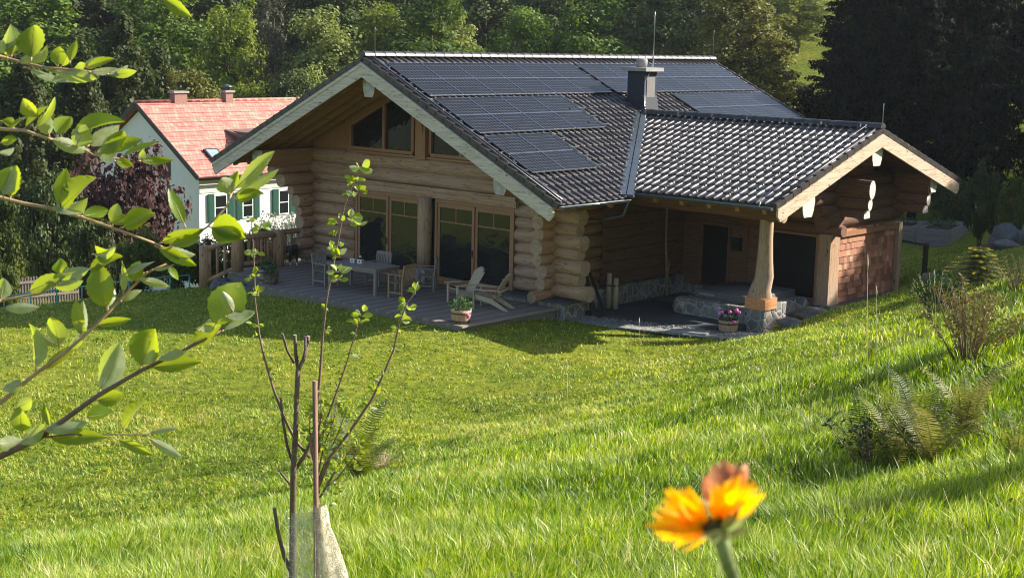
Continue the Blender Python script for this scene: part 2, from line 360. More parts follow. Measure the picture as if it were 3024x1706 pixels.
def H(x, y):
    x = np.atleast_1d(np.asarray(x, float)); y = np.atleast_1d(np.asarray(y, float))
    out = np.empty(x.size); xs = x.ravel()/10; ys = y.ravel()/10; P = ctl[:, :2]/10; n = len(P)
    for i in range(0, x.size, 20000):
        a = xs[i:i+20000]; b = ys[i:i+20000]
        D = (a[:, None]-P[:, 0])**2+(b[:, None]-P[:, 1])**2
        out[i:i+20000] = _phi(D)@_w[:n]+_w[n]+_w[n+1]*a+_w[n+2]*b
    X, Y = x.ravel(), y.ravel()
    # level platform under the house, paving and porch
    dx = np.maximum(np.maximum(-5.4-X, X-10.6), 0); dy = np.maximum(np.maximum(-1.5-Y, Y-14), 0)
    dx2 = np.maximum(np.maximum(-5.4-X, X-10.2), 0); dy2 = np.maximum(np.maximum(2.6-Y, Y-12.5), 0)
    k = np.clip(1-np.sqrt(dx2**2+dy2**2)/1.2, 0, 1); k = k*k*(3-2*k)
    out = out*(1-k)+np.minimum(out, -0.36)*k
    out += 0.05*np.sin(X*0.9+Y*0.4)*np.sin(Y*0.8-X*0.3)*np.clip((out+0.3)/1.0, 0, 1)
    out = np.clip(out, -8, 45)
    return out.reshape(x.shape)
def hz(x, y): return float(H(x, y)[0])
def terrain():
    def axis(lo, hi, near_lo, near_hi, fine, coarse):
        a = list(np.arange(near_lo, near_hi, fine)); s = fine; p = near_hi
        while p < hi: a.append(p); s = min(s*1.18, coarse); p += s
        s = fine; p = near_lo-fine
        while p > lo: a.insert(0, p); s = min(s*1.18, coarse); p -= s
        return np.array(a)
    xs = axis(-160, 160, -9, 34, 0.3, 8); ys = axis(-90, 190, -30, 24, 0.3, 8)
    X, Y = np.meshgrid(xs, ys, indexing='ij'); Z = H(X.ravel(), Y.ravel())
    n = len(ys); m = len(xs)
    i, j = np.meshgrid(np.arange(m-1), np.arange(n-1), indexing='ij'); a = (i*n+j).ravel()
    F = np.stack([a, a+n, a+n+1, a+1], 1)
    mt, t, b = new_mat('ground_turf')
    tc = N(t, 'ShaderNodeTexCoord')
    n1 = N(t, 'ShaderNodeTexNoise', Scale=0.35, Detail=5.0); n2 = N(t, 'ShaderNodeTexNoise', Scale=3.2, Detail=9.0, Roughness=0.75)
    for q in (n1, n2): t.links.new(tc.outputs['Object'], q.inputs['Vector'])
    c1 = ramp(t, n2.outputs['Fac'], [(0.3, (0.06, 0.085, 0.012)), (0.5, (0.18, 0.22, 0.022)), (0.62, (0.28, 0.29, 0.035)), (0.76, (0.26, 0.21, 0.08))])
    c2 = ramp(t, n1.outputs['Fac'], [(0.35, (0.75, 0.85, 0.7)), (0.65, (1.15, 1.05, 1.0))])
    mx = N(t, 'ShaderNodeMix'); mx.data_type = 'RGBA'; mx.blend_type = 'MULTIPLY'; mx.inputs[0].default_value = 1
    t.links.new(c1, mx.inputs[6]); t.links.new(c2, mx.inputs[7]); t.links.new(mx.outputs[2], b.inputs['Base Color'])
    b.inputs['Roughness'].default_value = 0.9; b.inputs['Specular IOR Level'].default_value = 0.1
    bp = N(t, 'ShaderNodeBump', Strength=1.0, Distance=0.12); t.links.new(n2.outputs['Fac'], bp.inputs['Height']); t.links.new(bp.outputs[0], b.inputs['Normal'])
    o = npmesh('ground', np.stack([X.ravel(), Y.ravel(), Z], 1), F, mt, smooth=True)
    tag(o, 'turf ground of the lawn, bank and valley', 'ground', kind='structure')
terrain()
# ================================================================ LOG HOUSE
A1 = 0.4502; TA = math.tan(A1); RZ = 6.52; WX = 7.046; LY = 17.235
A2 = 0.3142; TW = math.tan(A2); WZ = 4.936; WY = 8.524; XE = 11.384; WF = 5.3
HL = (0.0, 2.3, 0.0)
house = wempty('log_house', HL, 'round-log chalet with solar panels on its dark tiled roof', 'house')
def tiles(name, P0, u, d, n, LU, LD, keep=None, per=0.267, row=0.352, amp=0.044, rev=False):
    P0, u, d, n = map(Vector, (P0, u, d, n)); V = []; F = []
    TS = (0, .012, .05, .11, .19, .27, .33, .368, .38, .7); us = [x for i in range(int(LU/per)+1) for x in [(i+t)*per for t in TS] if x <= LU]+[LU]
    prof = []
    for x in us:
        t = (x/per) % 1.0
        prof.append(amp*(math.sqrt(max(0, 1-((t-.19)/.19)**2)) if t < 0.38 else 0.22*math.sin(pi*(t-0.38)/0.62)*-0.5))
    nr = int(math.ceil(LD/row)); k = len(us)
    for r in range(nr):
        s0 = r*row; s1 = min(LD, s0+row+0.02)
        jit = random.uniform(-.003, .003); rt = [random.uniform(.78, 1.12) for _ in range(int(LU/per)+3)]; rj = [random.uniform(-.005, .005) for _ in rt]
        for (s, hh) in ((s0, 0.0), ((s0+s1)/2, 0.014), (s1-0.008, 0.028+jit), (s1, 0.022+jit), (s1+0.002, -0.012)):
            for x, h in zip(us, prof): q_ = int(x/per+1e-6); V.append(P0+u*x+d*s+n*(h*rt[q_]+hh+rj[q_]*(hh > .01)))
        for q in range(4):
            b = r*5*k+q*k
            for i in range(k-1):
                if keep:
                    c = P0+u*((us[i]+us[i+1])/2)+d*((s0+s1)/2)
                    if not keep(c): continue
                F.append((b+i, b+i+1, b+k+i+1, b+k+i) if rev else (b+i, b+k+i, b+k+i+1, b+i+1))
    o = npmesh(name, np.array([tuple(v) for v in V]), np.array(F), MT['tile'], smooth=True)
    o.parent = house; o.location = -Vector(HL)
    return o
ca, sa = math.cos(A1), math.sin(A1); cw, sw = math.cos(A2), math.sin(A2)
zmain = lambda x: RZ-abs(x)*TA
zwing = lambda y: WZ-abs(y-WY)*TW
t1 = tiles('roof', (0, 0, RZ), (0, 1, 0), (ca, 0, -sa), (sa, 0, ca), LY, (WX+.12)/ca, keep=lambda c: not (c.x > 3.1 and zwing(c.y) > c.z+0.06 and abs(c.y-WY) < 5.6))
t1['label'] = 'sunny main roof slope of dark tiles'
t2 = tiles('roof', (0, 0, RZ), (0, 1, 0), (-ca, 0, -sa), (-sa, 0, ca), LY, 6.9/ca, rev=True)
t3 = tiles('roof', (3.0, WY, WZ), (1, 0, 0), (0, -cw, -sw), (0, -sw, cw), XE-3.0, WF/cw, keep=lambda c: c.z > zmain(c.x)-0.05 or c.x > WX+.1, per=0.25, row=0.395)
t3['label'] = 'porch roof slope of dark tiles with bright ribs'
t4 = tiles('roof', (3.0, WY, WZ), (1, 0, 0), (0, cw, -sw), (0, sw, cw), XE-3.0, 5.2/cw, keep=lambda c: c.z > zmain(c.x)-0.05 or c.x > WX+.1, per=0.25, row=0.395, rev=True)
def slab(poly, zf, off, th, mat, name):
    m = MB(); m.prism([(x, y, zf(x, y)+off-th) for x, y in poly], (0, 0, th)); return m.build(name, mat, house)
zm = lambda x, y: zmain(x); zw = lambda x, y: zwing(y)
PA = [(0.0, .03), (3.28, .03), (3.28, LY-.03), (0.0, LY-.03)]
PB = [(3.28, .03), (WX, .03), (WX, 3.0), (3.28, 8.5)]
PC = [(3.28, 8.5), (WX, 14.0), (WX, LY-.03), (3.28, LY-.03)]
PD = [(-6.8, .03), (0.0, .03), (0.0, LY-.03), (-6.8, LY-.03)]
for P in (PA, PB, PC, PD):
    slab(P, zm, -0.004, 0.13, MT['edge'], 'roof_underlay'); slab(P, zm, -0.136, 0.05, MT['soffit'], 'soffit')
PE = [(3.28, WY), (6.9, 3.3), (XE-.04, 3.3), (XE-.04, WY)]; PF = [(3.28, WY), (XE-.04, WY), (XE-.04, 13.6), (6.9, 13.6)]
for P in (PE, PF):
    slab(P, zw, -0.004, 0.11, MT['edge'], 'roof_underlay'); slab(P, zw, -0.116, 0.05, MT['porchx'], 'soffit')
# verge edge tiles stepping down the gable
def verge(P0, d, n, L, side, row, name='verge_tiles', w=0.16):
    m = MB(); P0, d, n, side = map(Vector, (P0, d, n, side)); k = int(L/row)
    for i in range(k+1):
        s0 = i*row; s1 = min(s0+row+.03, L)
        a = P0+d*s0; b = P0+d*s1
        q = [a+n*.02, a-n*.12, b-n*.09, b+n*.055]
        m.prism([p-side*w for p in q], side*(w+.02))
    for j in (0.04,):
        m.tube([P0+n*.055-side*(w-.06), P0+d*L+n*.06-side*(w-.06)], 0.035, 8, 0, 0)
    return m.build(name, MT['tile'], house)
verge((0, -.02, RZ), (ca, 0, -sa), (sa, 0, ca), (WX+.1)/ca, (0, -1, 0), .352)
verge((0, -.02, RZ), (-ca, 0, -sa), (-sa, 0, ca), 6.85/ca, (0, -1, 0), .352)
verge((XE, WY, WZ), (0, -cw, -sw), (0, -sw, cw), WF/cw, (1, 0, 0), .395)
verge((XE, WY, WZ), (0, cw, -sw), (0, sw, cw), 5.2/cw, (1, 0, 0), .395)
# ridge caps
def ridge(a, b, n, name):
    a = Vector(a); b = Vector(b); m = MB(); d = (b-a)/n
    side = Vector((-d.y, d.x, 0)).normalized()
    for i in range(n):
        p = a+d*i; vs = []
        for t, r in ((0, .135), (0.9, .125), (1.04, .118)):
            for j in range(9):
                an = pi*(j/8); vs.append(p+d*t+side*math.cos(an)*r*1.1+Vector((0, 0, math.sin(an)*r-.02)))
        m.add(vs, [(q*9+j, q*9+j+1, (q+1)*9+j+1, (q+1)*9+j) for q in range(2) for j in range(8)], 0, True)
        if i % 3 == 1: m.box(p+d*.5+side*.13+Vector((0, 0, .02)), (.03, .05, .09), None, 1)
    m.add([a+side*math.cos(pi*j/8)*.145+Vector((0, 0, math.sin(pi*j/8)*.13-.02)) for j in range(9)], [tuple(range(9))])
    return m.build(name, [MT['tile'], MT['steel']], house)
ridge((0, -.04, RZ+.05), (0, LY+.02, RZ+.05), 44, 'ridge_cap')
ridge((XE+.02, WY, WZ+.05), (3.35, WY, WZ+.05), 20, 'ridge_cap')
# valley flashing
def zlerp(t): x = 3.3+t*(7.16-3.3); z = zmain(x); y = WY-(WZ-z)/TW; return Vector((x, y, z))
m = MB()
a, b = zlerp(0), zlerp(1); dv = (b-a).normalized(); sd = Vector((dv.y, -dv.x, 0)).normalized()
for o in (-.10, .10):
    m.bar(a+sd*o+Vector((0, 0, .075)), b+sd*o+Vector((0, 0, .075)), .17, .05)
m.bar(a+Vector((0, 0, .03)), b+Vector((0, 0, .03)), .44, .03)
m.build('valley_flashing', MT['zinc'], house)
m = MB(); b2 = Vector((7.16, 14.1, zmain(7.16))); a2 = Vector((3.3, WY, zmain(3.3)))
m.bar(a2+Vector((0, 0, .07)), b2+Vector((0, 0, .07)), .4, .05); m.build('valley_flashing', MT['zinc'], house)
# gutters
def gutter(a, b, out):
    a = Vector(a); b = Vector(b); o = Vector(out); m = MB(); k = 8
    for (p, q) in ((a, b),):
        vs = []
        for e in (p, q):
            for j in range(k+1):
                an = pi*j/k; vs.append(e+o*(-math.cos(an)*.075)+Vector((0, 0, -math.sin(an)*.075)))
        m.add(vs, [(j, j+1, k+2+j, k+1+j) for j in range(k)], 0, True)
        m.add(vs[:k+1], [tuple(range(k+1))]); m.add(vs[k+1:], [tuple(range(k+1))])
    m.tube([a+o*.078, b+o*.078], .013, 6, 1, 1)
    return m.build('gutter', [MT['zinc'], MT['steel']], house)
gutter((7.25, 0.0, 3.03), (7.25, 2.75, 3.03), (1, 0, 0)); gutter((6.95, 3.12, 3.17), (11.36, 3.12, 3.17), (0, -1, 0)).data.materials[1] = MT['zinc']
m = MB(); m.tube([(7.25, 2.72, 2.97), (7.1, 2.75, 2.6), (6.4, 2.9, 2.42), (5.3, 3.2, 2.3)], .035, 8); m.build('downpipe', MT['zinc'], house)
# barge boards
def barge(P0, d, out, L, h, off, mat, cut=True, th=.06, top=True):
    P0, d, out = Vector(P0), Vector(d), Vector(out); a = P0+Vector((0, 0, off)); e = a+d*L
    z = Vector((0, 0, -h)); m = MB()
    end = [e, e+z*.45, e+z*.93-d*.12+Vector((0, 0, 0)), ] if cut else [e, e+z]
    q = [a, e, e+z*.5, e+z-d*.14, a+z] if cut else [a, e, e+z, a+z]
    m.prism(q, out*th)
    if top: m.bar(a+out*(th+.012)+z*.13, e+out*(th+.012)+z*.13-d*.03, h*.22, .03, up=out) if False else m.prism([a+out*(th+.002), e+out*(th+.002), e+z*.25+out*(th+.002), a+z*.25+out*(th+.002)], out*.022)
    return m.build('barge_board', mat, house)
MT['fascia2'] = wood('weathered_fascia_wood_b', (0.46, 0.43, 0.38), 'X', 0.3)
barge((0, -.0, RZ), (ca, 0, -sa), (0, -1, 0), 7.02/ca, .40, -.15, MT['fascia'])
barge((0, -.0, RZ), (-ca, 0, -sa), (0, -1, 0), 6.75/ca, .40, -.15, MT['fascia'])
barge((XE-.03, WY, WZ), (0, -cw, -sw), (1, 0, 0), 5.2/cw, .36, -.13, MT['fasciaw'], top=False)
barge((XE-.03, WY, WZ), (0, cw, -sw), (1, 0, 0), 5.0/cw, .36, -.13, MT['fasciaw'], top=False)
# rafters under the front overhang and rafter tails
for y in (.5, 1.05, 1.6, 2.15):
    for s in (-1, 1):
        m = MB(); x1 = 6.6 if s > 0 else 6.4
        m.bar((s*.05, y, zmain(.05)-.30), (s*x1, y, zmain(x1)-.30), .12, .2, up=(0, 0, 1)); m.build('rafter', MT['soffit'], house)
for y in (2.75,):
    m = MB(); m.bar((4.9, y-.3, zmain(4.9)-.30), (6.95, y-.3, zmain(6.95)-.28), .12, .16); m.build('rafter', MT['soffit'], house)
for x in (7.6, 8.45, 9.3, 10.15, 10.95):
    m = MB(); m.bar((x, WY-.1, zwing(WY-.1)-.26), (x, 3.42, zwing(3.42)-.25), .12, .17); m.build('rafter', MT['soffit'], house)
for x in (8.5, 9.6, 10.7):
    m = MB(); m.bar((x, WY+.1, zwing(WY+.1)-.26), (x, 13.4, zwing(13.4)-.25), .12, .17); m.build('rafter', MT['porchx'], house)
# purlins (big squared logs carrying the roof)
def purl(a, b, w, h, mats, name='purlin'):
    m = MB(); a = Vector(a); b = Vector(b); d = (b-a).normalized(); x = Vector((0, 0, 1)).cross(d)
    pr = [(-.5, .5), (.5, .5), (.58, .15), (.5, -.25), (.36, -.5), (-.36, -.5), (-.5, -.25), (-.58, .15)]
    P = [x*(px*w)+Vector((0, 0, pz*h)) for px, pz in pr]; n = len(P)
    m.add([a+p for p in P]+[b+p for p in P], [(i, (i+1) % n, n+(i+1) % n, n+i) for i in range(n)], 0)
    m.add([a+p for p in P], [tuple(reversed(range(n)))], 1); m.add([b+p for p in P], [tuple(range(n))], 1)
    return m.build(name, mats, house)
MT['endgrey'] = simple('grey_end_grain', (0.40, 0.38, 0.35), 0.8, var=0.3, scale=7)
LG = [MT['soffit'], MT['endgrey']]
purl((0, .22, 5.72), (0, 2.4, 5.72), .44, .62, LG); purl((4.95, .25, 3.36), (4.95, 2.6, 3.36), .42, .5, LG); purl((-4.95, .25, 3.36), (-4.95, 2.6, 3.36), .42, .5, LG)
WG = [MT['porchx'], MT['endw']]
purl((XE-.1, WY, 4.24), (9.0, WY, 4.24), .52, .62, WG); purl((XE-.1, 5.0, 3.10), (5.1, 5.0, 3.05), .54, .62, WG); purl((XE-.1, 12.1, 3.25), (9.5, 12.1, 3.2), .40, .52, WG)
# ---- gable wall of round logs
SP = .34
def logwall(name, segs, mats):
    m = MB()
    for a, b, r in segs: m.log(a, b, r, 0, 1)
    return m.build(name, mats, house)
GX = [MT['logx'], MT['endg']]; GY = [MT['logy'], MT['endg']]
seg = []
for k in range(8):
    z = .40+SP*k; r = (.205, .175)[k % 2]
    seg.append(((3.68, 2.50, z), ((6.12, 5.98, 6.08, 5.92, 6.02, 5.86, 5.96, 5.8)[k]+(.15 if k == 0 else 0), 2.50, z), r))
    seg.append(((-2.86, 2.50, z), (-5.0, 2.50, z), r))
logwall('log_wall', [q for q in seg if q[0][0] > 0], GX); logwall('log_wall', [q for q in seg if q[0][0] < 0], GX)
logwall('log_wall', [((-5.3, 2.48, 3.02), (5.75, 2.48, 3.0), .235), ((-5.1, 2.47, 3.42), (5.2, 2.47, 3.40), .235)], GX)
seg = []
for k in range(8):
    z = .57+SP*k; r = (.17, .215)[k % 2]; y0 = (1.95, 1.98, 1.8, 1.75, 1.85, 1.8, 1.72, 1.4)[k]
    seg.append(((4.95, y0, z), (4.95, 15.0, z), r))
seg.append(((4.95, 1.62, .27), (4.95, 4.0, .27), .15)); seg.append(((4.95, 3.0, .36), (4.95, 15, .36), .1))
logwall('log_wall', [(a, (4.95, 4.4, a[2]), r) for a, b, r in seg], GY)
m = MB()
for k in range(9):
    z = .43+SP*k*.98; m.bb(4.88+(.008*(k % 2)), 5.13+(.012*((k*7) % 3)), 4.41, 8.42, z-.16, z+.155)
m.build('log_wall', MT['porchy'], house)
logwall('log_wall', [((4.95, 8.5, .4+SP*k), (4.95, 15.2, .4+SP*k), .19) for k in range(8)], GY)
seg = []; ys = (2.0, 1.75, 1.95, 1.9, 1.85, 1.75, 1.55, 1.15, .75)
for k in range(9):
    z = .27+SP*k; r = (.16, .205)[k % 2]
    seg.append(((-4.95, ys[k], z), (-4.95, 8.0, z), r))
logwall('log_wall', seg, GY)
# rear and left body so the house is closed
m = MB(); m.bb(-4.9, 4.9, 15.0, 15.3, -.4, 3.1); m.bb(-5.0, -4.8, 8.0, 15.2, -.4, 3.1)
m.prism([(-4.9, 15.0, 3.1), (4.9, 15.0, 3.1), (0, 15.0, 6.2)], (0, .25, 0)); m.build('rear_wall', MT['porchx'], house)
# gable infill of boards
m = MB(); zt = lambda x: zmain(x)-.19
def gp(poly, y=2.44, th=.1): m.prism([(x, y, z) for x, z in poly], (0, th, 0))
gp([(-4.9, 3.62), (-3.12, 3.62), (-3.12, zt(3.12)), (-4.9, zt(4.9))]); m.build('gable_boards', MT['frame'], house); m = MB(); gp([(3.12, 3.62), (4.9, 3.62), (4.9, zt(4.9)), (3.12, zt(3.12))])
m.build('gable_boards', MT['frame'], house)
m = MB()
gp([(-3.1, 4.42), (-3.1, zt(3.1)), (-.05, zt(.05)), (-.05, 5.95)], 2.40, .14); gp([(3.1, 4.42), (.05, 5.95), (.05, zt(.05)), (3.1, zt(3.1))], 2.40, .14)
m.bb(-3.12, 3.12, 2.24, 2.5, 3.62, 3.68); m.build('gable_trim', MT['frame'], house)
# gable windows
def gwin(s):
    fr = MB(); x0, x1 = s*.36, s*3.06
    def zc(x): return 6.0-.51*abs(x)
    xa, xb = min(x0, x1), max(x0, x1)
    fr.bb(xa, xb, 2.30, 2.44, 3.69, 3.79)
    fr.bb(x1-.05 if s > 0 else x1-.05, x1+.05, 2.30, 2.44, 3.79, zc(x1)-.03)
    fr.bb(x0-.05, x0+.05, 2.30, 2.44, 3.79, zc(x0)-.03)
    xm = s*1.58; fr.bb(xm-.05, xm+.05, 2.29, 2.43, 3.79, zc(xm)-.03)
    fr.prism([(x0-s*.05, 2.295, zc(x0)), (x1+s*.05, 2.295, zc(x1)), (x1+s*.05, 2.295, zc(x1)-.1), (x0-s*.05, 2.295, zc(x0)-.1)], (0, .14, 0))
    w = fr.build('window_frame', MT['frame'], house)
    for a, b in ((x0+s*.05, xm-s*.05), (xm+s*.05, x1-s*.05)):
        p = MB(); p.prism([(a, 2.37, 3.79), (b, 2.37, 3.79), (b, 2.37, zc(b)-.09), (a, 2.37, zc(a)-.09)], (0, .02, 0))
        o = p.build('pane', MT['glass']); o.parent = w
gwin(-1); gwin(1)
m = MB(); m.bb(-.12, .28, 2.18, 2.44, 3.6, 5.7); m.prism([(.10, 1.9, 5.2), (.10, 2.18, 5.2), (.10, 2.18, 4.3), (.10, 2.08, 4.7)], (.1, 0, 0))
m.build('gable_post', MT['frame'], house)
# ---- big glazed doors
m = MB(); m.bb(-2.92, 3.80, 2.22, 2.52, 2.52, 2.80); m.bb(-2.92, 3.80, 2.17, 2.24, 2.70, 2.82); m.build('header_beam', MT['logx'], house)
def gdoor(x0, x1, y=2.30):
    f = MB(); f.bb(x0, x0+.09, y, y+.14, .02, 2.51); f.bb(x1-.09, x1, y, y+.14, .02, 2.51); f.bb(x0+.09, x1-.09, y, y+.14, 2.40, 2.51); f.bb(x0+.09, x1-.09, y, y+.14, .02, .09)
    d = f.build('door_frame', MT['frame'], house)
    xm = (x0+x1)/2
    for i, (a, b) in enumerate(((x0+.10, xm+.02), (xm+.03, x1-.10))):
        yy = y+(.02, .055)[i]; s = MB(); w = .09
        s.bb(a, a+w, yy, yy+.05, .1, 2.39); s.bb(b-w, b, yy, yy+.05, .1, 2.39); s.bb(a+w, b-w, yy, yy+.05, .1, .24); s.bb(a+w, b-w, yy, yy+.05, 2.27, 2.39)
        s.bb(a+w, b-w, yy+.005, yy+.04, 1.84, 1.875); s.bb((a+b)/2-.016, (a+b)/2+.016, yy+.007, yy+.038, 1.875, 2.27)
        ob = s.build('sliding_door', MT['frame'], d); ob.location = (0, 0, 0)
        p = MB(); p.bb(a+w, b-w, yy+.02, yy+.03, .24, 2.27); q = p.build('pane', MT['glass'], ob); q.location = (0, 0, 0)
        if i == 0:
            h = MB(); h.bb(b-.06, b-.03, yy-.03, yy, .95, 1.15); q = h.build('handle', MT['black'], ob); q.location = (0, 0, 0)
gdoor(-2.80, .02); gdoor(.60, 3.66)
m = MB(); m.log((.31, 2.2, .42), (.31, 2.2, 2.54), .20); m.build('post', [MT['logz'], MT['endg']], house)
m = MB(); m.bb(.06, .58, 1.95, 2.44, .01, .42); m.build('post_base', MT['stone'], house)
# dark room painted as a black sheet behind the glass, closing the joints
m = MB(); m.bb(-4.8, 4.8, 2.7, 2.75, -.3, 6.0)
m.v = [(x, y, min(z, zmain(x)-.3)) for x, y, z in m.v]; m.build('dark_room_sheet', MT['black'], house)
# foundations
m = MB(); m.bb(3.6, 5.75, 2.0, 2.9, -.5, .13); m.bb(4.7, 5.22, 2.9, 8.5, -.5, .22); m.bb(5.12, 10.1, 8.25, 8.7, -.6, -.02); m.bb(9.55, 10.25, 8.71, 12.6, -.6, -.1)
m.build('foundation', MT['stone'], house)
m = MB(); m.bb(-5.2, -2.8, 2.2, 2.8, -.5, .13); m.build('foundation', MT['stone'], house)
m = MB(); m.bb(3.5, 5.85, 1.93, 2.95, .131, .19); m.build('sill_flashing', MT['slate'], house)
m = MB(); m.bb(9.9, 10.55, 7.9, 12.7, -.1, -.05); m.build('sill_flashing', MT['slate'], house)
# ---- wing: porch wall, gable wall
m = MB(); Y = 8.4
m.bb(5.14, 5.72, Y, Y+.2, -.02, 1.9); m.bb(5.14, 10.0, Y+.01, Y+.22, 1.9, 2.2); m.bb(5.14, 10.2, Y+.03, Y+.2, 2.2, 4.2)
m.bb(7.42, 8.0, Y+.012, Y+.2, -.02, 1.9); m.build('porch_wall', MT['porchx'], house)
f = MB(); f.bb(5.72, 5.84, Y-.04, Y+.1, 0, 1.9); f.bb(7.3, 7.42, Y-.04, Y+.1, 0, 1.9); f.bb(5.84, 7.3, Y-.04, Y+.1, 1.8, 1.9); f.bb(6.72, 6.82, Y-.03, Y+.1, 0, 1.8); f.bb(5.84, 7.3, Y-.045, Y+.1, -.02, .03)
dfr = f.build('door_frame', MT['porchx'], house)
p = MB(); p.bb(5.84, 6.72, Y+.02, Y+.05, .03, 1.8); o = p.build('door', MT['glass'], dfr); o.location = (0, 0, 0)
p = MB(); p.bb(6.82, 7.3, Y+.02, Y+.06, .03, 1.8); o = p.build('door_side_panel', MT['porchx'], dfr); o.location = (0, 0, 0)
m = MB(); m.bb(6.9, 7.2, Y-.1, Y+.02, 1.15, 1.5); m.bb(6.88, 7.22, Y-.13, Y+.01, 1.5, 1.53); m.build('letter_box', MT['black'], house)
f = MB(); f.bb(8.0, 8.1, Y-.02, Y+.1, 0, 1.9); f.bb(8.1, 9.75, Y-.02, Y+.1, 1.82, 1.9); f.bb(8.1, 9.75, Y-.02, Y+.1, 0, .07); f.bb(9.65, 9.75, Y-.02, Y+.1, .07, 1.82)
wf = f.build('window_frame', MT['frame'], house)
p = MB(); p.bb(8.1, 9.65, Y+.03, Y+.05, .07, 1.82); o = p.build('pane', MT['glass'], wf); o.location = (0, 0, 0)
m = MB()
for z, zz in ((-.05, .3), (.3, 1.2), (1.2, 1.95)):
    w0 = {-.05: .31, .3: .28, 1.2: .26}[z]; w1 = {-.05: .28, .3: .26, 1.2: .26}[z]
    a = [(10.05-w0*.7, 8.42-w0, z), (10.05+w0*.7, 8.42-w0, z), (10.05+w0*.7, 8.42+w0, z), (10.05-w0*.7, 8.42+w0, z)]
    b = [(10.05-w1*.7, 8.42-w1, zz), (10.05+w1*.7, 8.42-w1, zz), (10.05+w1*.7, 8.42+w1, zz), (10.05-w1*.7, 8.42+w1, zz)]
    m.add(a+b, [(0, 1, 5, 4), (1, 2, 6, 5), (2, 3, 7, 6), (3, 0, 4, 7), (4, 5, 6, 7)])
m.build('corner_post', MT['logz'], house)
m = MB(); m.bb(9.98, 10.24, 12.2, 12.42, -.05, 2.0); m.build('corner_post', MT['logz'], house)
MT['shingle'] = None
def shingle_wall():
    bk = MB(); bk.bb(9.95, 10.10, 8.8, 12.22, -.1, 2.5); bk.build('backing_wall', MT['porchx'], house)
    m = MB(); row = .19; z = -.08; r = 0
    while z < 1.82:
        y = 8.78
        while y < 12.2:
            w = random.choice((.12, .15, .18, .22, .27)); y2 = min(y+w, 12.2)
            mi = random.choice((0, 0, 0, 1, 1, 2)); zb = z+random.uniform(-.005, .005)
            m.add([(10.14, y+.003, zb), (10.14, y2-.003, zb), (10.112, y2-.003, z+row+.02), (10.112, y+.003, z+row+.02), (10.105, y+.003, zb), (10.105, y2-.003, zb)], [(0, 1, 2, 3), (4, 5, 1, 0)], mi)
            y = y2
        z += row; r += 1
    m.bb(10.1, 10.2, 8.75, 12.25, 1.83, 1.97, 3)
    a = [simple('cedar_shingle_'+c, k, 0.75, var=.25, scale=9, vec=(1, 5, .6)) for c, k in (('mid', (.36, .15, .075)), ('dark', (.22, .085, .045)), ('pale', (.46, .24, .13)))]
    m.build('shingle_cladding', a+[MT['frame']], house)
shingle_wall()
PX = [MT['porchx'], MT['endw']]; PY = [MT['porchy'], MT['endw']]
# logs running out under the wing gable: two stacks of ends
def oval_log(a, b, w, h, mats, name='log_beam', flat=False):
    a = Vector(a); b = Vector(b); d = (b-a).normalized(); x = Vector((0, 0, 1)).cross(d); n = 16; m = MB()
    P = []
    for j in range(n):
        t = 2*pi*j/n; px, pz = math.cos(t)*w/2, math.sin(t)*h/2
        if flat and pz < 0: px *= 1+.5*(-pz/(h/2)); pz = max(pz, -h*.32)
        P.append(x*px+Vector((0, 0, pz)))
    m.add([a+p for p in P]+[b+p for p in P], [(i, (i+1) % n, n+(i+1) % n, n+i) for i in range(n)], 0, True)
    m.add([a+p for p in P], [tuple(reversed(range(n)))], 1); m.add([b+p for p in P], [tuple(range(n))], 1)
    return m.build(name, mats, house)
for (y, dz) in ((8.5, .02), (12.05, -.08)):
    oval_log((11.22, y, 3.25+dz), (9.0, y, 3.25+dz), .34, .52, PX); oval_log((11.18, y, 2.84+dz), (9.0, y, 2.84+dz), .24, .34, PX); oval_log((11.10, y, 2.55+dz), (9.0, y, 2.55+dz), .32, .30, PX, flat=True)
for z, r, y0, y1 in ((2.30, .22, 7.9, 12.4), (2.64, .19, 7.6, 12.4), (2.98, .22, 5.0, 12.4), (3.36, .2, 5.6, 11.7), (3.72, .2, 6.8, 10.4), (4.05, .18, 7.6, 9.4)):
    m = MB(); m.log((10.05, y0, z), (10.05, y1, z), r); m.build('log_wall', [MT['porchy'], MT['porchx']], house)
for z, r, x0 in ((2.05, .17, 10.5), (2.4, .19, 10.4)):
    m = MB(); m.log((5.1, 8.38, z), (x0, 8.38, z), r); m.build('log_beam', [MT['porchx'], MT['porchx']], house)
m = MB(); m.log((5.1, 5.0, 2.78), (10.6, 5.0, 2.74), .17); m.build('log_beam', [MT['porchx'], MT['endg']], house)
# flared porch post on timber block and stone pier
m = MB(); nn = 14; lv = [(.56, .50, .36), (.75, .43, .33), (1.1, .36, .30), (1.6, .29, .27), (2.1, .25, .25), (2.62, .24, .25)]
vs = []
for z, rx, ry in lv:
    for j in range(nn):
        t = 2*pi*j/nn; k = 1+.10*math.sin(3*t+1)+.04*math.sin(5*t); k *= (.86 if j == 2 or j == 12 else 1)
        vs.append((10.08+rx*.95*k*math.cos(t)*.66-(.08 if z < 1 else .02), 5.05+ry*.82*k*math.sin(t)-(.10 if z < .9 else .02), z))
m.add(vs, [(i*nn+j, i*nn+(j+1) % nn, (i+1)*nn+(j+1) % nn, (i+1)*nn+j) for i in range(len(lv)-1) for j in range(nn)], 0, True)
m.add(vs[:nn], [tuple(reversed(range(nn)))], 0)
m.build('post', MT['logz'], house)
MT['block'] = wood('orange_timber_block', (.58, .27, .11), 'Y', 0, knots=False)
m = MB(); m.bb(9.72, 10.34, 4.70, 5.30, .26, .44); m.bb(9.72, 10.34, 4.70, 5.30, .442, .555); m.build('post_block', MT['block'], house)
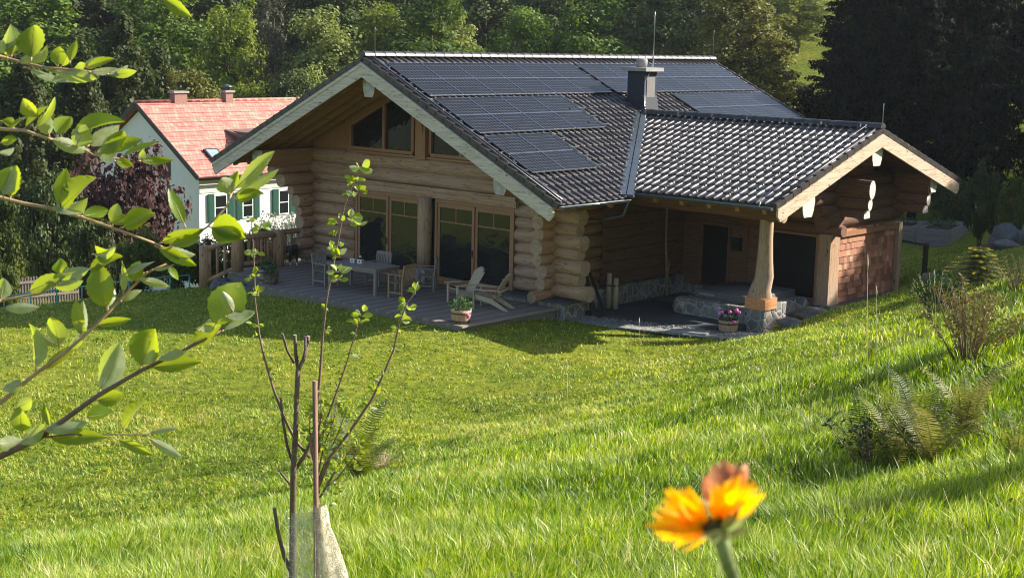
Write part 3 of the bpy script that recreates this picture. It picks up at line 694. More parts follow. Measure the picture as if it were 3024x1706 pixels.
m = MB(); m.bb(9.78, 10.30, 4.74, 5.26, -.6, .26); m.build('post_base', MT['stone'], house)
# chimney
m = MB(); m.bb(2.55, 3.2, 8.75, 9.38, 4.75, 6.22)
m.prism([(3.2, 8.72, 4.9), (3.34, 8.72, 4.86), (3.2, 8.72, 5.5)], (0, .68, 0)); m.prism([(2.5, 8.74, 5.0), (3.45, 8.74, 4.84), (3.45, 8.74, 4.91), (3.2, 8.74, 5.2), (2.5, 8.74, 5.4)], (0, -.03, 0))
ch = m.build('chimney', MT['zinc'], house); ch['label'] = 'dark sheet-metal chimney through the roof'
MT['chim'] = simple('chimney_sheet_metal', (0.035, 0.04, 0.05), 0.65, var=.12, spec=.2); ch.data.materials[0] = MT['chim']
m = MB(); m.bb(3.201, 3.215, 8.86, 9.28, 5.05, 6.05); o = m.build('chimney_panel', simple('grey_sheet_panel', (.17, .16, .15), .6, var=.1), ch); o.location = (0, 0, 0)
m = MB(); m.bb(2.40, 3.35, 8.60, 9.53, 6.22, 6.33); o = m.build('chimney_cap', MT['grey'], ch); o.location = (0, 0, 0)
m = MB(); m.lathe([(.17, 6.33), (.18, 6.56), (.15, 6.6)], 20, (2.85, 9.05, 0)); o = m.build('chimney_pot', MT['grey'], ch); o.location = (0, 0, 0)
# lightning rods and wire
def rod(p, h, r=.012, name='lightning_rod'):
    m = MB(); p = Vector(p); m.tube([p, p+Vector((0, 0, h*.9)), p+Vector((0, 0, h))], [r*1.3, r, r*.5], 6, 0, 0); m.build(name, MT['steel'], house)
rod((3.1, 9.3, 6.3), 1.75, .014); rod((.1, .35, 6.6), .75, .008); rod((.05, LY-.1, 6.6), 1.0, .01); rod((XE-.05, WY+.08, 5.0), .62, .012)
m = MB(); m.tube([(XE-.42, y, zwing(y)+.12) for y in (8.4, 7, 5.5, 4.2, 3.25)], .008, 6, 0, 0)
for y in (8.4, 6.4, 4.8, 3.25): m.box((XE-.42, y, zwing(y)+.1), (.05, .04, .1))
m.tube([(XE-.42, 3.22, 3.3), (XE-.40, 3.1, 3.12)], .014, 6, 0, 0); m.build('lightning_wire', MT['steel'], house)
m = MB(); m.tube([(x, .20, zmain(x)+.10) for x in np.linspace(.1, 7.1, 12)], .010, 5, 0, 0)
for x in np.arange(.8, 7.1, 1.05): m.box((x, .2, zmain(x)+.09), (.05, .04, .06))
m.build('lightning_wire', MT['steel'], house)
m = MB(); m.tube([(3.1, 9.25, 6.4), (3.21, 9.0, 6.2), (3.24, 8.72, 5.9), (3.26, 8.72, 5.1), (3.5, 8.6, 4.95)], .012, 6, 0, 0); m.build('lightning_wire', MT['steel'], house)
# snow guards: small hooks on some tiles, one part per roof slope
def hooks(P0, u, d, n, us, ss, name):
    P0, u, d, n = map(Vector, (P0, u, d, n)); me = None
    for s in ss:
        for x in us(s):
            p = P0+u*x+d*s+n*.05
            if p.x > 3 and n.x > .3 and zwing(p.y) > p.z-.05: continue
            if me is None:
                m = MB(); m.bar((0, 0, 0), n*.075, .03, .02, up=tuple(d)); m.bar(n*.075, n*.06-d*.06, .03, .015); o = m.build(name, MT['edge'], house); me = o.data
            else: o = bpy.data.objects.new(name, me); COL.objects.link(o); o.parent = house
            o.location = p-Vector(HL)
hooks((0, 0, RZ), (0, 1, 0), (ca, 0, -sa), (sa, 0, ca), lambda s: [.9+i*.80+(.4 if int(s*3) % 2 else 0)+0.02*i for i in range(10)], [6.9, 7.25, 7.6], 'snow_guard')
hooks((0, 0, RZ), (0, 1, 0), (ca, 0, -sa), (sa, 0, ca), lambda s: [5.3+i*.8+(.4 if int(s*3) % 2 else 0) for i in range(3)], [3.4, 4.2, 4.9, 5.6, 6.2], 'snow_guard')
hooks((3.0, WY, WZ), (1, 0, 0), (0, -cw, -sw), (0, -sw, cw), lambda s: [.9+i*1.0+(.5 if int(s*3) % 2 else 0) for i in range(7) if 3.9+i*1.0 > 3.3+s*.75+.3], [.6+.395*i for i in range(13)], 'snow_guard')
# solar panels
pm = MB(); pm.box((0, 0, -.018), (1.30, .92, .03)); fm = MB(); W_, H_ = 1.318, .937
for sx in (-1, 1): fm.box((sx*(W_/2-.010), 0, -.016), (.02, H_, .042))
for sy in (-1, 1): fm.box((0, sy*(H_/2-.010), -.0155), (W_-.04, .022, .043))
x_, y_, z_ = W_/2, H_/2, .0055
fm.add([(-x_, -y_-.004, z_-.012), (x_, -y_-.004, z_-.012), (x_, -y_+.006, z_+.001), (-x_, -y_+.006, z_+.001)], [(0, 1, 2, 3)])
pmesh = pm.build('solar_panel', MT['solar']); fmesh = fm.build('panel_frame', simple('panel_frame_metal', (.35, .35, .37), .25, metal=1, var=.1))
u_ = Vector((0, 1, 0)); d_ = Vector((ca, 0, -sa)); n_ = Vector((sa, 0, ca))
RM = Matrix((u_, -d_, n_)).transposed().to_4x4()
ph, ga, PW = .955, .145, 1.336
spots = []
for r in range(2):
    for i in range(6): spots.append((r*ph, PW*i))
    for i in range(6): spots.append((r*ph, PW*6+.255+PW*i))
for r in range(2):
    for i in range(4): spots.append(((2+r)*ph+ga, PW*i)); spots.append(((2+r)*ph+ga, PW*6+.255+.061+PW*(i+2)))
for r in range(2):
    for i in range(2): spots.append(((4+r)*ph+2*ga, PW*i))
for k, (s, y) in enumerate(spots):
    o = pmesh if k == 0 else pmesh.copy(); f = fmesh if k == 0 else fmesh.copy()
    if k: COL.objects.link(o); COL.objects.link(f)
    o.parent = house; f.parent = o
    P = Vector((0, 0, RZ))+d_*(.543+s+ph/2)+u_*(.374+y+PW/2)+n_*(.107+.002)
    MX = RM.copy(); MX.translation = P-Vector(HL); o.matrix_local = MX
m = MB()
for s in (.75, 1.25, 1.7, 2.2, 2.85, 3.35, 3.8, 4.3, 4.95, 5.45, 5.9, 6.4):
    nend = 8.28 if s < 2.45 else (5.72 if s < 4.5 else 3.05)
    for y0, y1 in ((.28, .42), (nend+.12, nend+.36)):
        m.bar(Vector((0, y0, RZ))+d_*s+n_*.075, Vector((0, y1, RZ))+d_*s+n_*.075, .04, .035, up=tuple(n_))
m.build('panel_rails', MT['zinc'], house)
# terrace deck of boards
m = MB(); x = -5.25; i = 0
while x < 5.5:
    y0 = -1.77 if x > -2.4 else -1.77+min(1.0, (-2.4-x)*.9)
    if x < -4.0: y0 = -.85
    m.bb(x, x+.130, y0, 2.28 if x > -4.7 else 5.0, -.045, 0+.002*((i*7) % 3), (i*5+i*i) % 3); x += .145; i += 1
dk = m.build('deck', [MT['deck'], wood('dark_deck_wood', (0.13, 0.105, 0.09), 'Y', 0.4, knots=False, var=0.6), wood('pale_deck_wood', (0.27, 0.235, 0.20), 'Y', 0.5, knots=False, var=0.5)]); tag(dk, 'grey weathered board terrace in front of the glazed doors', 'terrace')
m = MB(); m.bb(-2.4, 5.53, -1.76, -1.70, -.4, -.05); m.bb(5.46, 5.53, -1.69, 1.95, -.4, -.05); m.bb(-5.2, -2.45, -.72, -.66, -.5, -.05)
o = m.build('deck_edge', MT['deck'], dk)
# ================================================================ FURNITURE AND THINGS ON THE TERRACE
def table():
    t = empty('garden_table', (.1, -.05, 0.002), 'grey wooden dining table laid with two small white boxes, between the slatted chairs', 'table', rz=math.radians(5))
    m = MB()
    for i in range(9): m.bb(-.93, .93, -.52+i*.116, -.52+i*.116+.108, .72, .75)
    m.bb(-.93, .93, -.5, .5, .70, .719); m.build('table_top', MT['teak'], t)
    for sx in (-1, 1):
        for sy in (-1, 1):
            m = MB(); m.bb(sx*.86-.035, sx*.86+.035, sy*.44-.035, sy*.44+.035, 0, .70); m.build('leg', MT['teak'], t)
    m = MB(); m.bb(-.83, .83, -.46, -.44, .62, .70); m.bb(-.83, .83, .44, .46, .62, .70); m.bb(-.87, -.85, -.4, .4, .62, .7); m.bb(.85, .87, -.4, .4, .62, .7); m.build('apron', MT['teak'], t)
table()
for (x, y, l, dark) in ((-.30, -.06, 'small white box with a black mark on the table, the left one of two', 0), (-.04, -.02, 'small white box with a dark top on the table, the right one of two', 1)):
    t = empty('table_box', (x, y, .755), l, 'box', 'white boxes on the garden table', rz=.3)
    m = MB(); m.bb(-.07, .07, -.06, .06, 0, .12); m.build('body', MT['white'], t)
    m = MB(); m.bb(-.02, .02, -.064, -.0605, .03, .08); m.bb(.0705, .074, -.02, .02, .03, .08); m.build('mark', MT['black'], t)
    m = MB(); m.bb(-.06, .06, -.05, .05, .121, .17 if dark else .135); m.build('contents', MT['black'] if dark else MT['brick'], t)
    if dark: m = MB(); m.blob((0, 0, .19), .035, 3); m.build('lid_knob', MT['white'], t)
def chair(mat):     # sitter faces -Y
    t = empty('garden_chair', (0, 0, 0), '', 'chair')
    for sx in (-1, 1):
        m = MB(); m.bb(sx*.27-.022, sx*.27+.022, -.25, -.205, 0, .64); m.build('leg', mat, t)
        m = MB(); m.bb(sx*.27-.022, sx*.27+.022, .2, .25, 0, .45); m.bar((sx*.27, .225, .45), (sx*.27, .29, .93), .044, .04, up=(1, 0, 0)); m.build('leg', mat, t)
        m = MB(); m.bb(sx*.27-.03, sx*.27+.03, -.28, .235, .64, .665); m.build('armrest', mat, t)
    m = MB()
    for i in range(7): m.bb(-.25, .25, -.25+i*.068, -.25+i*.068+.055, .415, .435)
    m.bb(-.248, .248, -.24, -.215, .36, .414); m.bb(-.248, .248, .2, .22, .36, .414); m.build('seat', mat, t)
    m = MB(); m.bar((-.248, .285, .90), (.248, .285, .90), .03, .085); m.bar((-.248, .232, .50), (.248, .232, .50), .028, .06)
    for i in range(8):
        x = -.21+i*.06; m.bar((x, .238, .53), (x, .278, .86), .034, .014, up=(0, 1, 0))
    m.build('backrest', mat, t)
    m = MB(); m.bb(-.248, .248, -.235, -.215, .14, .175); m.bb(-.275, -.255, -.2, .2, .14, .175); m.bb(.255, .275, -.2, .2, .14, .175); m.build('stretcher', mat, t)
    return t
c1 = chair(MT['teak2']); c1.location = (1.62, -.02, .003); c1.rotation_euler = (0, 0, math.radians(-80)); c1['label'] = 'honey-coloured slatted armchair at the near end of the garden table'; c1['group'] = 'slatted chairs round the garden table'
c2 = chair(MT['teak'])
c2.location = (-.35, .95, .003); c2.rotation_euler = (0, 0, math.radians(4)); c2['label'] = 'grey slatted armchair with its back to the left glazed door'; c2['group'] = c1['group']
dup(c2, (-1.22, -.28, .003), math.radians(96), 'grey slatted chair at the left end of the garden table')
dup(c2, (1.25, 1.35, .003), math.radians(-52), 'grey slatted chair half hidden behind the honey-coloured one')
def adirondack():   # faces -Y
    t = empty('lounge_chair', (0, 0, 0), '', 'lounge chair'); W = MT['teak3']
    for sx in (-1, 1):
        m = MB(); m.bb(sx*.29-.045, sx*.29+.045, -.42, -.39, 0, .52); m.build('leg', W, t)
        m = MB(); m.prism([(sx*.26-.012, -.4, .30), (sx*.26-.012, -.36, .40), (sx*.26-.012, .1, .30), (sx*.26-.012, .56, .02), (sx*.26-.012, .56, -.0+.002), (sx*.26-.012, .44, .002), (sx*.26-.012, .05, .18)], (.024, 0, 0)); m.build('leg', W, t)
        m = MB(); m.prism([(sx*.33-.06, -.48, .53), (sx*.33+.07, -.48, .53), (sx*.33+.07, -.1, .53), (sx*.33+.02*sx, .36, .53), (sx*.33-.05*sx, .36, .53), (sx*.33-.06, -.1, .53)], (0, 0, .022)); m.build('armrest', W, t)
    m = MB()
    for i in range(6): m.box((0, -.37+i*.085, .405-i*.026), (.54, .075, .018), Euler((-.3, 0, 0)).to_matrix())
    m.build('seat', W, t)
    m = MB(); hs = (.70, .78, .82, .82, .78, .70)
    for i, h in enumerate(hs):
        x = -.225+i*.09; b = Vector((x*.82, .06, .24)); e = Vector((x*1.05, .06+h*.50, .24+h*.87)); m.bar(b, e, .076, .016, up=(0, 1, 0)); m.lathe([(.0365, -.008), (.0365, .008)], 10, e, 0)
    m.box((0, .30, .50), (.62, .05, .05)); m.box((0, .17, .36), (.5, .03, .06)); m.build('backrest', W, t)
    return t
MT['teak3'] = wood('pale_teak', (0.50, 0.40, 0.27), 'Z', 0.3, knots=False, var=0.25)
a1 = adirondack(); a1.location = (3.38, .72, .003); a1.rotation_euler = (0, 0, math.radians(-20)); a1['group'] = 'fan-back lounge chairs on the terrace'
a1['label'] = 'pale fan-back lounge chair facing the lawn, seen from the front'
dup(a1, (4.42, .62, .003), math.radians(-68), 'pale fan-back lounge chair turned sideways, beside the corner of log ends')
def leaves(m, c, r, n, sz, squash=.7, mi=0, up=.3):
    c = Vector(c)
    for _ in range(n):
        d = Vector((random.gauss(0, 1), random.gauss(0, 1), random.gauss(0, 1))).normalized(); q = c+Vector((d.x, d.y, d.z*squash))*r*random.uniform(.45, 1)
        a = (d+Vector((random.uniform(-1, 1), random.uniform(-1, 1), up+random.uniform(-.5, .5)))).normalized(); b = a.orthogonal().normalized(); b = (b*math.cos(random.random()*6)+a.cross(b)*math.sin(random.random()*6)).normalized()
        s = sz*random.uniform(.6, 1.3); e = a.cross(b)
        m.add([q, q+a*s*.5+b*s*.35, q+a*s, q+a*s*.5-b*s*.35], [(0, 1, 2, 3)], mi)
MT['potleaf'] = leafmat('pot_plant_leaf', [(.02, .05, .015), (.05, .11, .03), (.09, .16, .04)], .25, scale=8)
MT['hang'] = leafmat('faded_blossom_leaf', [(.25, .10, .08), (.4, .2, .12)], .3)
def barrel(name, loc, r, h, label, fl, n, plantr, cat='planter', mat='barrel'):
    t = wempty(name, loc, label, cat); x, y, z = loc
    m = MB(); k = 20
    prof = [(r*.82, 0), (r*.9, h*.3), (r*.97, h*.7), (r, h), (r*.9, h), (r*.88, h*.85)]
    m.lathe(prof, k, loc); m.build('tub', MT[mat], t)
    for hh, rr in ((.12, .865), (.72, .985)):
        q = MB(); q.lathe([(r*rr+.006, h*hh), (r*rr+.012, h*hh+.03)], k, loc); q.build('hoop', MT['black'], t)
    q = MB(); q.lathe([(r*.87, h*.84), (r*.86, h*.86)], k, loc); q.build('soil', MT['soil'], t)
    q = MB(); leaves(q, (x, y, z+h+plantr*.35), plantr, n, .075); f = q.build('plant', MT['potleaf'], t)
    if fl:
        q = MB()
        for (dx, dy, dz, rr, mi) in fl: q.blob((x+dx, y+dy, z+h+dz), rr, dx*9, .5, 8, 6, mi, fr=6)
        q.build('blossoms', [MT['pink'], MT['lilac']], t)
    return t
barrel('barrel_planter', (5.22, -1.42, .004), .27, .34, 'wooden half-barrel planter of geraniums on the front corner of the terrace', [(-.22, .2, .28, .045, 0), (.35, -.12, -.10, .06, 0), (-.05, .1, .3, .03, 0)], 260, .30)
barrel('barrel_planter', (9.62, 4.12, -.355), .27, .36, 'wooden half-barrel planter with pink and lilac flowers beside the stone pier', [(-.2, -.1, .16, .06, 1), (-.05, -.1, .10, .065, 1), (-.02, .05, .2, .055, 0), (.1, -.12, .22, .055, 0), (.2, .05, .26, .06, 0), (.26, .1, .2, .05, 0), (-.1, -.15, .2, .05, 1), (.24, -.12, -.02, .05, 0), (-.3, 0, .26, .045, 1)], 220, .26)
barrel('round_pot', (-2.85, -1.05, .004), .30, .36, 'dark round tub with a low plant, behind the wicker basket', None, 200, .24, 'plant pot', 'teak')
def basket():
    x, y, z = -2.42, -1.30, .004
    t = wempty('wicker_basket', (x, y, z), 'grey wicker basket with two handles holding a low plant', 'basket')
    MT['wicker'] = brickm('wicker_weave', (.22, .18, .13), (.32, .27, .2), (.05, .04, .03), .05, .025, .004)
    m = MB(); m.lathe([(.17, 0), (.2, .15), (.24, .3), (.255, .31), (.22, .31), (.20, .26)], 20, (x, y, z))
    m.build('basket_body', MT['wicker'], t)
    for s in (-1, 1):
        q = MB(); q.tube([(x+s*.24, y-.06, z+.3), (x+s*.26, y-.03, z+.37), (x+s*.26, y+.03, z+.37), (x+s*.24, y+.06, z+.3)], .012, 6); q.build('handle', MT['wicker'], t)
    q = MB(); leaves(q, (x, y, z+.33), .2, 150, .07); q.build('plant', MT['potleaf'], t)
basket()
# stair and terrace railing of round poles
def railing():
    t = wempty('log_railing', (-4.9, 0, 0), 'round-log railing with fat posts at the left of the terrace and its steps', 'railing')
    posts = [((-5.95, -1.0), -.8, .70), ((-4.88, -.56), 0, 1.16), ((-4.80, .95), 0, 1.12)]
    for (x, y), z0, z1 in posts:
        m = MB(); m.log((x, y, z0), (x, y, z1), .17); m.build('post', [MT['railw'], MT['endg']], t)
    def run(a, b, za, zb, n, la, lb):
        a = Vector((*a, 0)); b = Vector((*b, 0))
        A, B = a+Vector((0, 0, za)), b+Vector((0, 0, zb)); m = MB(); m.log(A, B, .085); m.build('top_rail', [MT['railw'], MT['endg']], t)
        A2, B2 = a+Vector((0, 0, la)), b+Vector((0, 0, lb)); m = MB(); m.log(A2, B2, .075); m.build('bottom_rail', [MT['railw'], MT['endg']], t)
        for i in range(n):
            f = (i+.7)/(n+.4); m = MB(); m.tube([A2.lerp(B2, f), A.lerp(B, f)], .048, 8); m.build('baluster', [MT['railw'], MT['endg']], t)
    run((-5.95, -1.0), (-4.88, -.56), .55, 1.02, 4, -.42, .12)
    run((-4.88, -.56), (-4.80, .95), 1.02, .98, 6, .2, .2)
    run((-5.05, .2), (-5.08, 4.2), 1.02, 1.02, 15, .2, .2)
railing()
m = MB()
for i, (x, y, z, r) in enumerate(((-5.1, -1.15, -.45, .26), (-4.5, -1.2, -.42, .27), (-3.9, -1.2, -.38, .26), (-5.35, -.85, -.42, .26), (-3.3, -1.4, -.36, .24))): m.blob((x, y, z), r, i+3, .3, sz=(1.2, 1, .8))
tag(m.build('step_stones', MT['rock']), 'rough grey boulders set as a step under the left edge of the terrace', 'stones')
# dog: one skinned body
def dog():
    me = bpy.data.meshes.new('body'); J = [(0, 0, .47), (.18, 0, .46), (.34, 0, .48), (.44, 0, .56), (.56, 0, .60), (.68, 0, .565), (-.2, 0, .46), (-.32, 0, .44), (-.45, 0, .36), (-.56, 0, .26),
         (.32, .09, .38), (.31, .1, .2), (.32, .1, .03), (.37, .1, .02), (.32, -.09, .38), (.31, -.1, .2), (.32, -.1, .03), (.37, -.1, .02),
         (-.26, .1, .36), (-.2, .11, .24), (-.31, .11, .14), (-.27, .11, .03), (-.22, .11, .02), (-.26, -.1, .36), (-.2, -.11, .24), (-.31, -.11, .14), (-.27, -.11, .03), (-.22, -.11, .02), (.53, .06, .68), (.53, -.06, .68)]
    E_ = [(0, 1), (1, 2), (2, 3), (3, 4), (4, 5), (0, 6), (6, 7), (7, 8), (8, 9), (2, 10), (10, 11), (11, 12), (12, 13), (2, 14), (14, 15), (15, 16), (16, 17), (7, 18), (18, 19), (19, 20), (20, 21), (21, 22), (7, 23), (23, 24), (24, 25), (25, 26), (26, 27), (4, 28), (4, 29)]
    Rr = [.13, .145, .14, .09, .085, .04, .12, .12, .035, .025, .065, .04, .028, .025, .065, .04, .028, .025, .075, .05, .032, .026, .024, .075, .05, .032, .026, .024, .02, .02]
    me.from_pydata(J, E_, [])
    o = bpy.data.objects.new('dog', me); COL.objects.link(o)
    o.modifiers.new('skin', 'SKIN').use_smooth_shade = True
    for i, r in enumerate(Rr): me.skin_vertices[0].data[i].radius = (r, r); me.skin_vertices[0].data[i].use_root = (i == 0)
    s = o.modifiers.new('sub', 'SUBSURF'); s.levels = 2; s.render_levels = 2
    mt, tt, b = new_mat('black_and_white_fur'); tc = N(tt, 'ShaderNodeTexCoord'); sx = N(tt, 'ShaderNodeSeparateXYZ'); tt.links.new(tc.outputs['Object'], sx.inputs[0])
    tt.links.new(ramp(tt, sx.outputs[2], [(.09, (.55, .53, .5)), (.13, (.012, .011, .01))]), b.inputs['Base Color']); b.inputs['Roughness'].default_value = .8
    me.materials.append(mt); o.location = (-4.88, 1.50, .004); o.rotation_euler = (0, 0, math.radians(-25))
    tag(o, 'black dog with white paws standing on the terrace behind the railing post', 'dog')
dog()
# ================================================================ PORCH
m = MB(); m.prism([(5.25, 2.95, -.36), (7.7, 3.05, -.36), (9.7, 3.9, -.36), (9.7, 8.3, -.36), (5.25, 8.3, -.36)], (0, 0, .045))
MT['slab'] = brickm('slate_slabs', (.05, .058, .066), (.075, .083, .09), (.03, .03, .03), 1.1, .75, .008)
tag(m.build('porch_paving', MT['slab']), 'dark slate slabs of the porch floor', 'paving', kind='structure')
m = MB(); m.prism([(5.4, 2.25, -.352), (7.2, 2.35, -.352), (10.5, 3.45, -.352), (10.4, 4.6, -.352), (9.705, 4.4, -.352), (9.705, 3.9, -.352), (7.7, 3.04, -.352), (5.4, 2.94, -.352)], (0, 0, .04))
for _ in range(900):
    x = random.uniform(5.5, 10.2); y = 2.35+(x-5.5)*.27+random.uniform(0, .65); s = random.uniform(.015, .035)
    m.box((x, y, -.31), (s, s*1.2, s), Euler((random.random()*3, random.random()*3, 0)).to_matrix())
tag(m.build('gravel_strip', MT['gravel']), 'strip of grey gravel between porch paving and lawn', 'gravel', kind='stuff')
m = MB(); m.box((9.0, 3.28, -.29), (1.0, .45, .05), Euler((0, 0, .28)).to_matrix()); tag(m.build('stone_slab', MT['grey']), 'flat pale slab lying on the gravel before the porch', 'slab')
m = MB()
for x0, x1, y0, y1 in ((7.15, 9.55, 5.35, 5.75), (7.15, 7.5, 5.75, 8.1), (9.2, 9.56, 5.751, 8.0)): m.bb(x0, x1, y0, y1, -.6, .13)
m.blob((7.2, 5.45, -.1), .26, 4, .2); m.blob((9.5, 5.45, -.1), .26, 5, .2); m.blob((9.5, 7.9, -.1), .28, 6, .2)
tub_ = wempty('hot_tub', (8.3, 6.8, -.36), 'covered hot tub in a low rubble-stone surround under the porch', 'hot tub')
m.build('stone_surround', MT['stone'], tub_)
m = MB(); pr = [(1.02, -.3), (1.02, .30), (1.0, .36), (.2, .38)]; m.lathe(pr, 24, (8.35, 6.85, 0)); m.build('tub_shell', MT['plast'], tub_)
m = MB(); m.bb(7.42, 9.3, 5.78, 7.98, .14, .34); m.build('tub_cover', MT['plast'], tub_)
m = MB(); m.bb(7.55, 8.05, 5.755, 5.778, .22, .27); m.build('cover_strap', MT['grey'], tub_)
def poles():
    t = wempty('pole_bundle', (5.5, 4.5, -.31), 'two short peeled poles bound with a dark strap, standing by the side wall', 'poles')
    for x, y, h in ((5.42, 4.42, 1.0), (5.6, 4.5, .88)):
        m = MB(); m.tube([(x, y, -.31), (x+.02, y-.02, -.31+h)], [.085, .075], 10); m.build('pole', [MT['teak3'], MT['endg']], t)
    m = MB(); m.tube([(5.31, 4.42, .35), (5.45, 4.32, .35), (5.66, 4.40, .35), (5.7, 4.5, .35), (5.5, 4.6, .35), (5.31, 4.45, .35)], .02, 6); m.build('strap', MT['black'], t)
poles()
for (a, b, w, th, mat, lab) in (((5.62, 3.02, -.33), (5.33, 3.1, .86), .16, .04, 'teak2', 'brown plank leaning upright against the corner of log ends'),
                           ((5.86, 3.25, -.33), (5.36, 3.35, .84), .22, .03, 'black', 'black board leaning on the log corner beside the brown plank'),
                           ((6.05, 3.5, -.33), (5.40, 3.55, .80), .10, .03, 'black', 'narrow black strip leaning at the log corner, nearest the porch')):
    m = MB(); m.bar(a, b, w, th, up=(1, 0, 0)); tag(m.build('leaning_board', MT[mat]), lab, 'board', 'boards leaning at the house corner')
m = MB(); m.tube([(5.3, 7.4, -.31), (5.28, 7.38, .5), (5.24, 7.35, 1.2), (5.26, 7.3, 2.0), (5.3, 7.3, 2.6)], [.05, .042, .035, .03, .02], 8)
m.tube([(5.29, 7.38, .15), (5.4, 7.3, .45), (5.5, 7.2, .75)], [.03, .02, .012], 6); m.tube([(5.25, 7.33, 1.5), (5.32, 7.2, 2.0), (5.32, 7.15, 2.5)], [.02, .015, .01], 6)
tag(m.build('bare_branch', MT['endg']), 'tall bare forked branch leaning on the dark porch side wall', 'branch')
m = MB(); m.box((5.9, 6.9, -.30), (1.0, .7, .015)); tag(m.build('door_mat', MT['plast']), 'flat grey mat on the slate floor of the porch', 'mat')

# ================================================================ NEIGHBOUR HOUSE
def farhouse():
    X, Y0, Y1 = -24.45, 12.5, 26.0; RX, RZ2, EZ = -28.9, 3.72, .60; XB = -33.3
    t = wempty('white_house', (X, Y0, -5.2), 'white rendered house with a bright red tiled roof and green shutters', 'house')
    m = MB(); m.bb(XB, X, Y0, Y1, -6.5, EZ+.05)
    m.prism([(X, Y0, EZ+.05), (XB, Y0, EZ+.05), (RX, Y0, RZ2-.25)], (0, Y1-Y0, 0)); m.build('wall', MT['white'], t)
    tn = (RZ2-EZ)/(RX-(-24.2)); L = math.hypot(RX+24.2, RZ2-EZ)
    for s, xe in ((1, -24.1), (-1, -33.7)):
        d = Vector((xe-RX, 0, -(RZ2-EZ))).normalized(); n = Vector((-d.z*s, 0, d.x*s)); L = abs(xe-RX)/abs(d.x)
        m = MB(); m.box((0, 0, 0), (13.9, L, .09)); 
        # small tile steps as real ridges
        r = 0
        while r*.36 < L: m.box((0, L/2-.18-r*.36, .055), (13.9, .05, .03)); r += 1
        o = m.build('roof', MT['redtile'])
        Rm = Matrix((Vector((0, 1, 0)), -d, n if s > 0 else -n)).transposed().to_4x4()
        if s < 0: Rm = Matrix((Vector((0, -1, 0)), -d, n)).transposed().to_4x4()
        Rm.translation = Vector((RX, (12.2+26.1)/2, RZ2))+d*L/2-Vector(t['_w']); o.parent = t; o.matrix_local = Rm
        if s > 0: main = o
    m = MB()
    m.bar((-24.1, 12.17, EZ-.02), (RX, 12.17, RZ2-.02), .06, .22); m.bar((-33.7, 12.17, EZ-.02), (RX, 12.17, RZ2-.02), .06, .22); m.tube([(-24.05, 12.2, EZ-.08), (-24.05, 26, EZ-.08)], .06, 8); m.build('verge_board', MT['black'], t)
    m = MB(); m.tube([(RX, 12.15, RZ2+.06), (RX, 26.1, RZ2+.06)], .1, 10); m.build('ridge_tiles', MT['redtile'], t)
    for (y, w, lab) in ((14.65, .36, 0), (17.55, .22, 1)):
        m = MB(); m.bb(RX-.2, RX+.2, y-w, y+w, 3.3, 4.18)
        c = m.build('chimney', MT['brick'], t)
        m = MB(); m.bb(RX-.27, RX+.27, y-w-.08, y+w+.08, 4.18, 4.27); q = m.build('chimney_cap', MT['grey'], c); q.location = (0, 0, 0)
        if lab:
            m = MB(); m.lathe([(.3, 0), (.22, .1), (.05, .15)], 12, (RX, y, 4.42)); m.bar((RX, y-.2, 4.3), (RX, y-.2, 4.45), .03, .03); m.bar((RX, y+.2, 4.3), (RX, y+.2, 4.45), .03, .03); q = m.build('chimney_hood', MT['zinc'], c)
        else:
            m = MB(); m.tube([(RX, y+.1, 4.32), (RX, y+.1, 4.55)], .06, 8); q = m.build('chimney_pot', MT['black'], c)
        q.location = (0, 0, 0)
    def rp(y, s): d = Vector((4.8, 0, -3.12)).normalized(); return Vector((RX, y, RZ2))+d*s
    n = Vector((3.12, 0, 4.8)).normalized(); d = Vector((4.8, 0, -3.12)).normalized()
    m = MB(); p = rp(14.0, 4.35)+n*.1; Rk = Matrix((Vector((0, 1, 0)), -d, n)).transposed(); m.box(p, (.78, 1.0, .12), Rk); sk = m.build('skylight', MT['black'], t)
    m = MB(); m.box(p+n*.062, (.6, .84, .01), Rk); q = m.build('pane', simple('sky_painted_glass', (.25, .32, .42), .1), sk); q.location = (0, 0, 0)  # sky reflection is painted into the pane's blue base colour
    p = rp(16.6, 2.3); m = MB(); m.bb(p.x, p.x+2.0, 16.0, 18.2, p.z-1.0, p.z-.02); m.prism([(p.x-.3, 15.85, p.z+.1), (p.x+2.2, 15.85, p.z-.30), (p.x+2.2, 15.85, p.z-.42), (p.x-.3, 15.85, p.z-.02)], (0, 2.5, 0))
    m.build('dormer', simple('brown_dormer_shingle', (.16, .10, .085), .8, scale=12), t)
    m = MB(); m.bb(X, X+.03, Y0, Y1, -.16, EZ); m.build('wall_band', simple('warm_grey_render', (.52, .50, .45), .85, var=.05), t)
    for (a, b) in ((13.31, 14.05), (14.92, 15.57), (17.1, 17.75), (20, 20.7), (22.2, 22.9)):
        m = MB(); m.bb(X, X+.06, a, b, -1.47, -.27)
        w = m.build('window', MT['white'], t); m = MB(); m.bb(X+.061, X+.07, a+.07, b-.07, -1.40, -.9); m.bb(X+.061, X+.07, a+.07, b-.07, -.85, -.33); q = m.build('pane', MT['glass'], w); q.location = (0, 0, 0)
        for c0, c1 in ((a-.36, a-.01), (b+.01, b+.36)):
            m = MB(); m.bb(X+.03, X+.08, c0, c1, -1.5, -.22)
            for i in range(12): m.bb(X+.081, X+.09, c0+.04, c1-.04, -1.45+i*.1, -1.40+i*.1)
            m.build('shutter', MT['green'], t)
    m = MB(); m.bb(-27.6, -26.6, Y0-.04, Y0, .3, 1.3); m.build('window', MT['black'], t)
farhouse()
